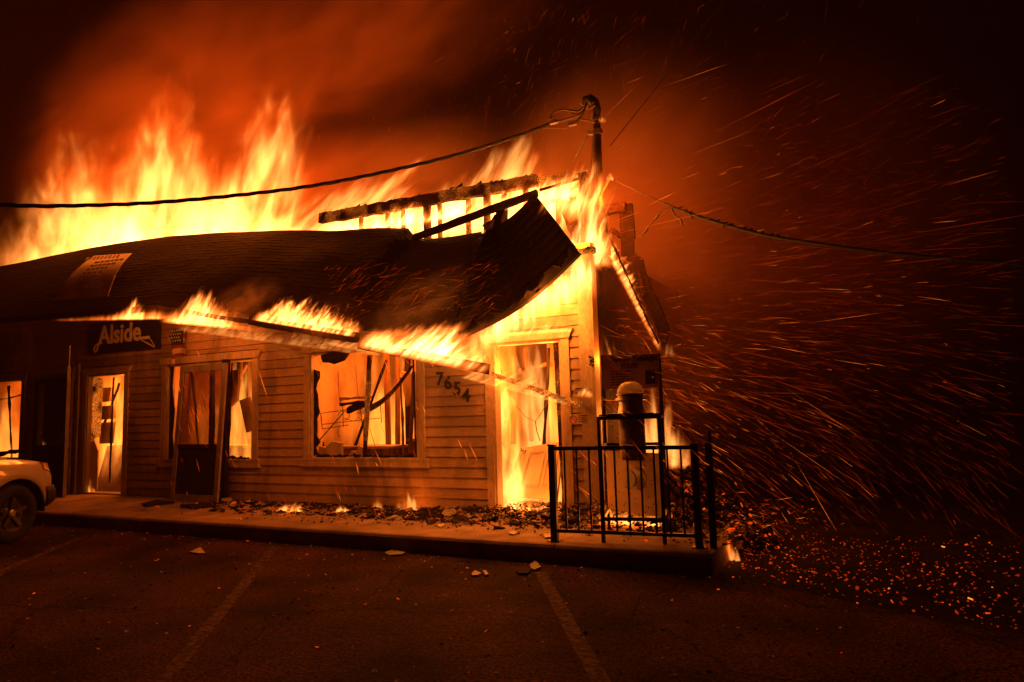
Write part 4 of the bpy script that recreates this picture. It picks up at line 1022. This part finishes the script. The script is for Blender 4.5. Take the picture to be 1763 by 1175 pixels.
# ================================================================== DEBRIS AND EMBERS
def chip(mb, c, s, flat=.25, tilt=.6):
    mx_ = Matrix.Translation(c) @ Matrix.Rotation(random.uniform(0,6.3),4,'Z') @ Matrix.Rotation(random.uniform(-tilt,tilt),4,'X') @ Matrix.Rotation(random.uniform(-tilt,tilt),4,'Y')
    a, b_ = s, s*random.uniform(.3,.9); mb.box((-a,-b_,-s*flat*.5),(a,b_,s*flat*.5), jit=s*.25, mtx=mx_)
mb = MB()
for k in range(9000):
    x = -7.2+8.9*random.random()**.62
    dens = max(.1, min(1, (x+7.4)/6))
    y = -1.5+1.5*random.random()**(.45 if x > -1.8 else .6)
    if random.random() > dens: continue
    if y < -1.0 and random.random() > .35: continue
    heap = max(0, 1-math.hypot((x+.5)/1.8, (y+.15)/.6))*.16 + max(0, 1-math.hypot((x-.8)/1.2, (y+.3)/.7))*.22
    s = random.uniform(.004,.017)*(2.2 if random.random() < .05 else 1)
    mb.k = 0 if random.random() < .74 else (1 if random.random() < .75 else (2 if random.random() < .35 else 3))
    chip(mb, (x, y, WZ+.006+s*.15+heap*random.random()), s)
for k in range(260):
    x = random.uniform(-3.6,1.4) if k % 3 else random.uniform(-6.4,-2); y = -1.15+1.05*random.random()**.6; s = random.uniform(.03,.09)
    heap = max(0, 1-math.hypot((x+.5)/1.8, (y+.15)/.6))*.16 + max(0, 1-math.hypot((x-.8)/1.2, (y+.3)/.7))*.22
    mb.k = 0 if random.random() < .78 else (1 if random.random() < .6 else 3)
    if mb.k == 3: s *= .35
    chip(mb, (x, y, WZ+.012+heap*random.random()), s, .12, .35)
tag(mb.build('debris', [M['burnt'],M['ash'],M['pale'],M['ember2']]), 'burnt flakes and ash littering the pavement along the wall', 'debris', kind='stuff')
mb = MB()
for k in range(1500):
    x = random.uniform(-9,3.0); y = -1.85-4.6*random.random()**2.2
    s = random.uniform(.004,.013); mb.k = 0 if random.random() < .6 else (1 if random.random() < .7 else (2 if random.random() < .75 else 3))
    chip(mb, (x, y, GZ+s*.3), s)
tag(mb.build('asphalt_litter', [M['burnt'],M['ash'],M['pale'],M['ember2']]), 'small scraps scattered over the asphalt', 'litter', kind='stuff')
# single scraps large enough to pick out
def scrap(name, label, pts, zg, th, m_, cat, lift=.0):
    P = [atz(x, y, zg+.004)+Vector((0,0,lift*(i%2))) for i, (x, y) in enumerate(pts)]
    c = sum(P, Vector())/len(P); c.z = zg+.003
    return tag(MB().slab(P, (0,0,th)).build(name, m_, None, c), label, cat)
scrap('paper_scrap','pale curled scrap lying on the asphalt below the kerb between two parking lines',[(326,951),(345,945),(353,953),(340,955)],GZ,.006,M['pale'],'scrap',.012)
scrap('board_shard','pale pointed board shard on the asphalt below the kerb',[(813,989),(818,985),(829,990),(822,993),(813,993)],GZ,.015,M['pale'],'shard')
scrap('board_shard','small pale oval shard beside the pointed board shard on the asphalt',[(831,985),(837,985),(841,992),(836,993)],GZ,.015,M['pale'],'shard')
scrap('plaster_block','broken pale plaster lump on the pavement beside the storm door',[(380,866),(386,857),(394,856),(400,863),(392,868)],WZ,.04,M['pale'],'plaster')
scrap('plank','long dark plank lying on the pavement before the storm door',[(245,870),(268,864),(300,867),(250,874)],WZ,.03,M['burnt'],'plank')
scrap('plank','dark plank by the plaster lump on the pavement',[(310,872),(370,868),(372,872),(335,878)],WZ,.025,M['burnt'],'plank')
scrap('roof_scrap','pale curled roofing scrap at the kerb below the window next to the house number',[(662,953),(680,946),(700,952),(690,957),(670,957)],GZ,.008,M['ash'],'scrap',.008)
scrap('rubble','dark flat rubble lump beside the ash grey one at a parking line',[(888,985),(900,978),(914,984),(908,990),(893,990)],GZ,.015,M['burnt'],'rubble')
scrap('rubble','ash grey rubble lump leaning on the kerb at the end of a parking line',[(912,974),(922,968),(932,978),(922,984),(914,981)],GZ,.012,M['ash'],'rubble',.006)
scrap('tile_piece','flat pale tile piece on the pavement at the railing post',[(935,922),(950,919),(952,926),(938,928)],WZ,.012,M['pale'],'tile')
scrap('tile_piece','oval pale tile piece amid the ashes on the pavement',[(876,917),(884,916),(893,919),(884,922),(877,921)],WZ,.012,M['pale'],'tile')
scrap('tile_piece','small pale chip at the kerb edge below the number wall',[(752,905),(764,903),(766,906),(757,909)],WZ,.01,M['pale'],'tile')
# glowing ground on the right
mb = MB()
for k in range(1500):
    px_ = 1240+560*random.random()**1.15; t = random.random()
    py_ = 905+ t*t*.0 + random.betavariate(2.0,3.2)*(90+ (px_-1240)*.26)+10
    p = atz(px_, py_, .01)
    s = random.uniform(.0025,.009)*(1.7 if random.random() < .1 else 1)
    r = random.random(); mb.k = 3 if r < .5 else (2 if r < .90 else (1 if r < .996 else 0))
    chip(mb, (p.x, p.y, .012+s*.3), s, .5)
tag(mb.build('ember_bed', [M['ember1'],M['ember2'],M['ember3'],M['burnt']]), 'glowing embers spread over the dark ground beyond the pavement end', 'embers', kind='stuff')
# burning heap behind the stand
mb = MB()
for k in range(1100):
    a = random.uniform(0,6.3); rr = random.random()**.6; x = 1.05+rr*.9*math.cos(a); y = .1+rr*1.0*math.sin(a)
    h = max(0, 1-rr)*.75; s = random.uniform(.012,.05)
    r = random.random(); mb.k = 0 if r < .80 else (1 if r < .90 else 2)
    if mb.k == 2: s *= .5
    chip(mb, (x, y, .05+h*random.random()), s, .4, 1.2)
tag(mb.build('rubble_heap', [M['burnt'],M['ash'],M['ember2'],M['ember1']]), 'smouldering rubble heap at the building corner behind the display stand', 'rubble', kind='stuff')

# ================================================================== FIRE
GR = 'flames above the roof edge'; EG = 'flames along the sagging eave'; GG = 'small flames on the pavement litter'; SG = 'flames on the building side'; IG = 'flames inside the rooms'
f1 = flame('broad hazy flame at the outer end of the roof fire, beyond the banner', 2.6, ((15,478),(262,428)), [(20,430),(45,370),(75,310),(105,255),(135,228),(160,245),(190,265),(215,258),(240,290),(262,330)], 1.8, 2.6, freq=1.9, soft=.95, group=GR, stretch=.42, gain=1.25, cool=(1,.17,.009))
f2 = flame('tall flame tongue rising behind the roof above the banner', 2.5, ((165,446),(372,416)), [(170,380),(200,330),(230,255),(255,205),(283,172),(305,185),(325,215),(345,255),(370,300)], 1.6, 4.6, freq=1.9, soft=.85, group=GR, lean=.05, stretch=.3, gain=1.2)
f3 = flame('tallest forked flame tongue leaning with the wind above the roof edge', 2.4, ((325,420),(500,402)), [(335,330),(360,275),(385,240),(405,228),(425,240),(440,200),(465,168),(490,195),(525,165),(528,215),(505,300)], 1.6, 5.2, freq=1.9, soft=.85, group=GR, lean=.22, stretch=.3, gain=1.2)
f4 = flame('bright bed of flame along the roof edge below the cable', 1.75, ((60,462),(500,402)), [(70,430),(110,390),(150,350),(190,325),(235,320),(270,300),(310,320),(350,310),(400,300),(440,310),(480,340),(520,370)], 1.0, 4.6, freq=2.6, soft=1.0, group=GR, lean=.3, stretch=.45, gain=1.2, hot=(1,.46,.11))
f5 = flame('streaked low flame sweeping low over the roof beside the ridge beam', 1.7, ((430,402),(720,392)), [(450,370),(500,350),(550,330),(600,318),(650,300),(700,280),(740,300)], .6, 6.5, freq=3.6, soft=.6, group=GR, lean=1.1, stretch=.4, gain=1.1)
f6 = flame('windblown flame above the charred ridge beam', 1.6, ((690,372),(935,326)), [(720,345),(770,310),(820,280),(860,262),(890,238),(925,238),(935,280)], .55, 6.5, freq=3.4, soft=.55, group=GR, lean=.55, stretch=.35)
f7 = flame('white hot fire behind the exposed studs', 1.85, ((545,420),(1010,352)), [(560,375),(620,362),(700,345),(780,330),(860,316),(930,305),(1000,298)], .8, 12.0, freq=3.2, soft=.5, lean=.15, hot=(1,.55,.13), gain=.5, below=.5)
f8 = flame('ragged flames around the foot of the mast', .14, ((935,352),(1050,345)), [(940,325),(965,305),(985,270),(1000,300),(1015,280),(1030,300),(1045,318),(1056,330)], .22, 26, freq=9, soft=.7, lean=.3, below=.25, gain=1.5)
f9 = flame('fierce flame between the fallen roof panel and the corner', .16, ((925,428),(1040,432)), [(928,345),(945,335),(965,360),(985,385),(1005,370),(1025,350),(1040,380)], .24, 30, freq=9, soft=.6, gain=1.4, below=.25, hot=(1,.5,.13))
f12 = flame('flames lapping over the front of the charred ridge beam', 1.12, ((600,400),(1015,330)), [(620,380),(660,372),(700,355),(745,365),(790,335),(830,348),(870,322),(905,330),(940,300),(975,312),(1005,285)], .2, 55, freq=8, soft=.8, lean=.7, gain=1.7, stretch=.45)
f13 = flame('column of flame wrapping the corner post under the mast', .12, ((1012,450),(1058,455)), [(1018,380),(1026,330),(1035,300),(1044,330),(1054,360),(1060,400)], .2, 34, freq=9, soft=.7, lean=.15, gain=1.5)
f10 = flame('flame spilling down the gable under the fallen roof panel', -.25, ((800,585),(1026,462)), [(805,575),(840,545),(880,512),(920,485),(960,455),(990,430),(1015,420),(1026,425)], .28, 30, freq=8, soft=.9, lean=.35, gain=1.0, below=.30, hot=(1,.5,.13))
f11 = flame('low flames burning on top of the door head beside the fallen roof panel', -.10, ((862,578),(990,569)), [(868,572),(890,563),(915,560),(940,556),(965,558),(986,560)], .10, 22, freq=16, soft=.7, lean=.9, group=EG, below=.02)
e1 = flame('thin line of fire along the eave over the shop sign', -.67, ((95,551),(292,547)), [(100,549),(130,547),(160,545),(185,541),(210,538),(224,528),(236,500),(244,522),(262,536),(288,532)], .16, 44, freq=9, soft=.6, lean=.35, group=EG, below=.03)
e2 = flame('flames curling over the eave above the flag', -.70, ((280,551),(445,566)), [(292,540),(318,524),(335,510),(352,500),(368,520),(382,512),(400,550),(425,556)], .22, 42, freq=11, soft=.7, lean=.45, group=EG, below=.05, gain=1.2)
e3 = flame('row of flames on the upper hanging fascia beam', -.78, ((438,550),(618,580)), [(445,538),(475,522),(500,514),(530,520),(555,526),(585,528),(610,545)], .18, 52, freq=13, soft=.7, lean=.6, gain=1.25, stretch=.35, group=EG, Y1=-.86, below=.02)
e4 = flame('bright blaze on the lower hanging fascia beam', -.88, ((622,590),(850,636)), [(630,580),(655,562),(690,560),(720,560),(750,565),(772,545),(790,560),(820,580),(846,600)], .36, 42, freq=8, soft=.8, lean=.8, group=EG, Y1=-.95, below=.08, gain=1.0, hot=(1,.5,.13), stretch=.35)
e6 = flame('thin fire creeping under the soffit above the windows', -.35, ((300,566),(650,612)), [(310,556),(350,552),(400,556),(450,560),(500,572),(550,574),(600,584),(640,596)], .16, 4, freq=9, soft=1.0, lean=.9, gain=2.2, stretch=.6, group=EG, below=.03)
e5 = flame('streaky sparkling flame under the eave where the two fascia beams meet', -.62, ((560,590),(660,612)), [(565,584),(590,582),(620,588),(650,600)], .10, 10, freq=16, soft=.8, gain=1.4, lean=1.4, group=EG, below=.03)
d1_ = flame('flame running up the jamb of the doorway beside the house number', .22, ((853,872),(905,872)), [(855,600),(865,590),(880,590),(890,700),(905,780)], .3, 12, freq=5, soft=.45, stretch=.3, lean=.05, gain=1.1)
d2_ = flame('burning streak on the timber hung across the doorway beside the house number', -.30, ((790,648),(1005,704)), [(800,628),(840,630),(880,640),(920,655),(960,675),(1000,695)], .09, 12, freq=12, soft=.6, lean=1.3, below=.02, gain=1.6)
d3_ = flame('low ground flames on the threshold of the doorway beside the house number', .0, ((858,884),(972,888)), [(865,862),(885,856),(905,858),(925,866),(945,860),(965,870)], .2, 22, freq=10, soft=.6, below=.02)
g1_ = flame('small pointed flame amid the ashes below the window with hanging blind slats', -.75, ((474,888),(524,888)), [(478,876),(490,866),(502,862),(515,870),(524,874)], .14, 34, freq=16, soft=.6, lean=.35, group=GG, below=.01)
g2_ = flame('tiny flame on the pavement between the pointed flame and wispy flames', -.6, ((576,881),(600,881)), [(580,874),(588,869),(596,872)], .08, 36, freq=24, soft=.6, group=GG, below=.01)
g3_ = flame('wispy flames at the wall foot beneath the house number', -.25, ((640,886),(730,886)), [(648,845),(660,874),(690,868),(705,838),(722,866)], .10, 14, freq=14, soft=.5, lean=-.1, group=GG, below=.01)
g4_ = flame('bright ground fire behind the display stand legs', -.5, ((1030,908),(1150,906)), [(1040,865),(1060,880),(1085,874),(1110,876),(1135,884)], .4, 22, freq=7, soft=.7, group=GG, below=.03)
g5_ = flame('lone flame on the ground just off the pavement end', -1.0, ((1248,966),(1276,968)), [(1250,948),(1255,926),(1262,942),(1268,938),(1274,958)], .10, 30, freq=18, soft=.9, lean=-.2, gain=1.4, group=GG, below=.01)
g6_ = flame('fire glowing between the display stand shelves', 1.0, ((1080,850),(1142,850)), [(1085,660),(1105,640),(1125,645),(1140,680)], .4, 8, freq=6, soft=.4, stretch=.12, gain=.6)
g7_ = flame('flames licking out from behind the display stand beside the railing', .6, ((1138,800),(1190,800)), [(1140,680),(1155,650),(1165,740),(1185,745),(1190,770)], .25, 12, freq=7, soft=.5, lean=.1)
s1_ = flame('flame at the corner above the display board', .22, ((1030,665),(1075,650)), [(1032,610),(1042,580),(1052,600),(1070,590)], .2, 20, freq=10, soft=1.0, gain=1.3, group=SG)
s2_ = flame('string of flames along the hanging rake lath', .8, ((1044,425),(1140,605)), [(1048,398),(1062,420),(1075,445),(1090,480),(1103,520),(1118,550),(1132,575)], .12, 40, freq=16, soft=.8, group=SG, gain=1.8, below=.05, lean=-.2)
s3_ = flame('small flame at the lower end of the rake board', .8, ((1140,608),(1164,608)), [(1143,600),(1148,584),(1153,592),(1158,586),(1162,604)], .07, 10, freq=20, soft=1.2, group=SG, gain=1.6, over=1.0)
s5_ = flame('small flame on the tip of the slanted stub', .3, ((1045,309),(1057,309)), [(1047,298),(1051,293),(1055,300)], .07, 50, freq=16, soft=.7, group=SG, below=.02)
s6_ = flame('little flame on the mast below the weatherhead', .5, ((1032,204),(1044,206)), [(1034,200),(1037,190),(1042,202)], .03, 60, freq=24, soft=.6, group=SG)
s7_ = flame('small flame on the wall lamp', -.12, ((996,676),(1022,678)), [(1000,668),(1008,664),(1016,671)], .06, 36, freq=18, soft=.6, lean=.4, group=SG)
i1 = flame('fire filling the room behind the window with hanging blind slats', 2.2, ((530,830),(770,836)), [(545,690),(580,700),(620,660),(660,690),(700,640),(740,660)], 1.0, 1.1, freq=4.5, soft=.35, gain=1.4, group=IG, hot=(1,.36,.045))
i7 = flame('bright fire behind the bare studs in the room with the blind slats', 1.85, ((560,815),(775,820)), [(570,700),(610,660),(650,630),(700,600),(760,610)], .5, 4.2, freq=5, soft=.4, gain=1.6, hot=(1,.34,.04), group=IG)
i2 = flame('fire in the room behind the storm door', .85, ((290,830),(470,832)), [(300,700),(340,680),(380,640),(410,620),(440,680)], .6, 4.0, freq=5, soft=.35, gain=1.4, group=IG, hot=(1,.36,.045))
i3 = flame('fire behind the doorway beneath the shop sign', .5, ((148,852),(222,855)), [(150,800),(162,700),(175,640),(190,680),(205,630),(220,640)], .5, 5, freq=6, soft=.35, gain=1.6, hot=(1,.36,.05), group=IG)
i4 = flame('fire behind the window above the car', .55, ((-90,830),(70,832)), [(-70,690),(-20,680),(20,700),(50,740)], .9, 2.0, freq=4, soft=.35, gain=1.4, group=IG, hot=(1,.36,.045))
i5 = flame('fire inside the room behind the doorway beside the house number', 1.15, ((860,860),(1000,862)), [(865,600),(890,590),(920,610),(950,650),(980,700)], .5, 6, freq=5, soft=.35, gain=1.4, group=IG)
i6 = flame('low flames on the floor behind the diamond mesh door', .25, ((50,790),(85,792)), [(53,755),(62,735),(70,760),(78,745)], .2, 9, freq=6, soft=.5, group=IG)
d4_ = flame('small flames at the jamb foot of the doorway beneath the shop sign', .06, ((140,852),(168,853)), [(143,826),(152,800),(160,838)], .1, 26, freq=12, soft=.5)

HOT = (1,.24,.022); WARM = (1,.155,.009); DEEP = (1,.10,.004)
# light given off by the fires
fire_light(f2, at(300,330,2.6), 900, .9, WARM); fire_light(f3, at(440,320,2.4), 950, .8, WARM); fire_light(f1, at(140,370,2.7), 500, .8, WARM)
fire_light(f7, at(690,372,1.8), 320, .3, HOT); fire_light(f7, at(880,355,1.8), 360, .3, HOT); fire_light(f9, at(1000,405,-.05), 150, .15, HOT)
fire_light(f8, at(1045,335,.4), 120, .2, WARM)
fire_light(f10, at(930,505,-.45), 130, .15, HOT)
fire_light(e1, at(235,528,-1.05), 22, .08, WARM); fire_light(e2, at(345,532,-1.1), 48, .12, WARM)
fire_light(e3, at(535,548,-1.0), 42, .15, WARM); fire_light(e4, at(740,590,-1.25), 85, .15, HOT)
fire_light(d2_, at(870,655,-.5), 26, .1, WARM); fire_light(d3_, at(915,868,-.15), 22, .1, WARM); fire_light(g4_, at(1085,890,-.55), 20, .12, WARM); fire_light(g6_, at(1115,720,.9), 45, .15, HOT)
fire_light(s2_, at(1080,480,.5), 14, .15, WARM); fire_light(s1_, at(1045,620,.15), 16, .08, WARM); fire_light(g7_, at(1165,740,.6), 26, .1, WARM)
fire_light(g1_, at(505,872,-.75), 4, .04, WARM); fire_light(g5_, at(1262,945,-1.0), 2, .04, WARM); fire_light(g3_, at(700,870,-.3), 5, .05, WARM)
fire_light(i1, Vector((-3.6,.95,2.5)), 190, .4, WARM); fire_light(i2, Vector((-6.6,.95,2.4)), 120, .4, WARM); fire_light(i3, Vector((-9.1,.55,2.2)), 80, .3, WARM)
fire_light(i4, Vector((-12.6,2.0,1.8)), 160, .4, WARM); fire_light(i5, Vector((-.85,.75,2.0)), 110, .2, HOT); fire_light(d1_, at(880,640,.35), 60, .1, HOT)

# ================================================================== SPARKS
def streak(mb, p, d, L, r):
    d = d.normalized(); a = d.cross(Vector((.2,.9,.3))).normalized(); b_ = d.cross(a)
    q0, q1, q2 = p-d*L*.5, p+d*L*.15, p+d*L*.5
    ring = [q1+a*r, q1-a*r*.5+b_*r*.87, q1-a*r*.5-b_*r*.87]
    mb.add([q0]+ring+[q2], [(0,1,2),(0,2,3),(0,3,1),(4,2,1),(4,3,2),(4,1,3)])
SPM = [M['ember1'], M['ember2'], M['ember3']]
def sparks(name, label, n, gen):
    mb = MB()
    for k in range(n):
        r_ = gen()
        if r_ is None: continue
        p, d, L, r, k_ = r_; mb.k = k_; streak(mb, p, d, L, r)
    return tag(mb.build(name, SPM), label, 'sparks', kind='stuff')
def pick(w0, w1):
    r = random.random(); return 0 if r < w0 else (1 if r < w0+w1 else 2)
def g_right():
    px_ = 1060+680*random.random()**1.1; py_ = 110+830*random.betavariate(2.1,1.5); Y_ = random.uniform(-1.2,3.6)
    if px_ > 1500 and random.random() < .45: return None
    t = (py_-250)/650; ang = -.22+1.0*max(0,t)**1.6+.25*(px_-1060)/640*max(0,t)+random.gauss(0,.13)
    p = at(px_, py_, Y_); d = Vector((math.cos(ang), random.uniform(-.25,.15), -math.sin(ang)))
    near = max(0, 1-(px_-1060)/420)
    return p, d, random.lognormvariate(-1.85,.8), random.uniform(.0004,.0010)*(1.9 if random.random() < .06 else 1), pick(.03+.12*near, max(0,.30-.3*(px_>1430))+.25*near)
def g_front():
    px_ = random.uniform(290,880); py_ = random.uniform(575,890); Y_ = random.uniform(-1.6,-.15)
    ang = 1.05+random.gauss(0,.12); p = at(px_, py_, Y_)
    if random.random() < .45 and not (300 < px_ < 480 or px_ > 640): return None
    return p, Vector((math.cos(ang), random.uniform(-.1,.1), -math.sin(ang))), random.lognormvariate(-1.9,.6), random.uniform(.0014,.0036), pick(.12,.6)
def g_sky():
    px_ = random.gauss(880,230); py_ = 320-310*random.random()**.8; Y_ = random.uniform(.5,4.5)
    ang = random.gauss(-1.0,.45); p = at(px_, py_, Y_)
    return p, Vector((math.cos(ang), random.uniform(-.3,.3), -math.sin(ang))), random.lognormvariate(-1.9,.5), random.uniform(.0005,.0010), pick(.01,.25)
def g_low():
    px_ = random.gauss(1290,55); py_ = 905+random.gauss(0,28)-abs(px_-1290)*.0; Y_ = random.uniform(-1.2,.4)
    p = at(px_, py_, Y_); a = random.uniform(-.4,1.0)
    return (p, Vector((math.cos(a), 0, -math.sin(a))), random.lognormvariate(-3.0,.6), random.uniform(.0008,.0020), pick(.10,.45)) if p.z > .02 else None
def g_roof():
    px_ = random.uniform(560,860); py_ = random.uniform(455,545); Y_ = -.95; a = random.gauss(-.35,.3)
    return at(px_, py_, Y_), Vector((math.cos(a), 0, -math.sin(a))), random.uniform(.05,.3), random.uniform(.0012,.0022), pick(.0,.22)
def g_corner():
    px_ = random.uniform(985,1240); py_ = random.uniform(560,860); Y_ = random.uniform(-1.9,.6); ang = .45+random.gauss(0,.25)+(py_-560)/900
    return at(px_, py_, Y_), Vector((math.cos(ang), random.uniform(-.2,.1), -math.sin(ang))), random.lognormvariate(-1.9,.6), random.uniform(.0008,.0020), pick(.15,.55)
sparks('flying_sparks', 'red sparks streaming through the dark air beyond the building corner', 3600, g_right)
sparks('flying_sparks', 'orange sparks falling before the clapboard wall', 190, g_front)
sparks('flying_sparks', 'faint sparks rising in the smoke above the roof', 800, g_sky)
sparks('flying_sparks', 'fine sparks whirling over the ember ground at the pavement end', 320, g_low)
sparks('flying_sparks', 'thin sparks drifting over the dark roof shingles', 170, g_roof)
sparks('flying_sparks', 'sparks blowing past the display stand and railing', 260, g_corner)

# ================================================================== SMOKE
hz = MB().box((-45,-14,-1.0),(22,24,16)).build('haze', bpy.data.materials.new('haze_air'))
hm = hz.data.materials[0]; hm.use_nodes = True; t = hm.node_tree; t.nodes.clear()
out = t.nodes.new('ShaderNodeOutputMaterial'); pv = t.nodes.new('ShaderNodeVolumePrincipled')
pv.inputs['Color'].default_value = (.9,.42,.2,1); pv.inputs['Density'].default_value = .0016; pv.inputs['Anisotropy'].default_value = 0
t.links.new(pv.outputs[0], out.inputs['Volume'])
tag(hz, 'thin smoke haze hanging in the night air', kind='stuff')

def smoke(label, c, rad, dens, rotz=0, roty=0, scale=1.4, colr=(.9,.38,.16), cut=(.35,.75), group='smoke clouds over the fire'):
    bm = bmesh.new(); bmesh.ops.create_icosphere(bm, subdivisions=3, radius=1.0)
    me = bpy.data.meshes.new('smoke'); bm.to_mesh(me); bm.free()
    o = bpy.data.objects.new('smoke', me); col.objects.link(o); o.location = c; o.scale = rad; o.rotation_euler = (0, roty, rotz)
    m_ = bpy.data.materials.new('smoke_air'); m_.use_nodes = True; t = m_.node_tree; t.nodes.clear()
    out = t.nodes.new('ShaderNodeOutputMaterial'); pv = t.nodes.new('ShaderNodeVolumePrincipled'); tc = t.nodes.new('ShaderNodeTexCoord')
    ln = t.nodes.new('ShaderNodeVectorMath'); ln.operation = 'LENGTH'; t.links.new(tc.outputs['Object'], ln.inputs[0])
    fo = t.nodes.new('ShaderNodeMapRange'); fo.interpolation_type = 'SMOOTHSTEP'; fo.inputs[1].default_value = 1; fo.inputs[2].default_value = .1; t.links.new(ln.outputs['Value'], fo.inputs[0])
    nz = t.nodes.new('ShaderNodeTexNoise'); nz.inputs['Scale'].default_value = scale; nz.inputs['Detail'].default_value = 5; nz.inputs['Distortion'].default_value = 1.1
    mp = t.nodes.new('ShaderNodeMapping'); mp.inputs['Location'].default_value = (random.random()*9, random.random()*9, 0); t.links.new(tc.outputs['Object'], mp.inputs[0]); t.links.new(mp.outputs[0], nz.inputs['Vector'])
    r = t.nodes.new('ShaderNodeMapRange'); r.interpolation_type = 'SMOOTHSTEP'; r.inputs[1].default_value = cut[0]; r.inputs[2].default_value = cut[1]; r.inputs[3].default_value = .05; t.links.new(nz.outputs[0], r.inputs[0])
    mu = t.nodes.new('ShaderNodeMath'); mu.operation = 'MULTIPLY'; t.links.new(fo.outputs[0], mu.inputs[0]); t.links.new(r.outputs[0], mu.inputs[1])
    m2 = t.nodes.new('ShaderNodeMath'); m2.operation = 'MULTIPLY'; m2.inputs[1].default_value = dens; t.links.new(mu.outputs[0], m2.inputs[0])
    t.links.new(m2.outputs[0], pv.inputs['Density']); pv.inputs['Color'].default_value = (*colr, 1); pv.inputs['Anisotropy'].default_value = .1
    t.links.new(pv.outputs[0], out.inputs['Volume']); me.materials.append(m_)
    m_.cycles.volume_step_rate = 1.0
    return tag(o, label, 'smoke', group, kind='stuff')
smoke('glowing orange smoke billowing above the tall flames', at(300,190,3.6), (7.0,2.4,3.4), .75, roty=-.25, scale=1.9, cut=(.36,.66))
smoke('dim smoke drifting high above the ridge beam', at(640,60,4.0), (6.0,2.2,2.2), .55, roty=-.2, scale=2.0, cut=(.36,.68))
smoke('smoke hugging the roofline behind the ridge beam', at(640,320,2.9), (4.0,1.4,1.5), .40, cut=(.2,.8))
smoke('smoke glowing around the burning corner and mast', at(1085,430,2.0), (2.7,1.8,3.4), .7, cut=(.2,.8))
smoke('deep red smoke drifting off into the dark beyond the mast', at(1340,420,2.6), (3.6,1.8,3.4), .16, cut=(.2,.8), colr=(.9,.25,.10))
smoke('pale wisp of smoke curling under the eave between the two windows', at(490,606,-.35), (.36,.16,.12), 6.0, roty=.35, scale=1.6, colr=(.95,.8,.65))
smoke('pale wisp of smoke over the flames above the flag', at(420,520,-.75), (.9,.25,.35), 1.2, roty=-.3, scale=1.8, colr=(.95,.7,.5))
smoke('thin smoke blowing over the lower hanging fascia beam', at(720,520,-.85), (1.0,.25,.4), .8, roty=-.3, scale=1.8, colr=(.95,.7,.5))
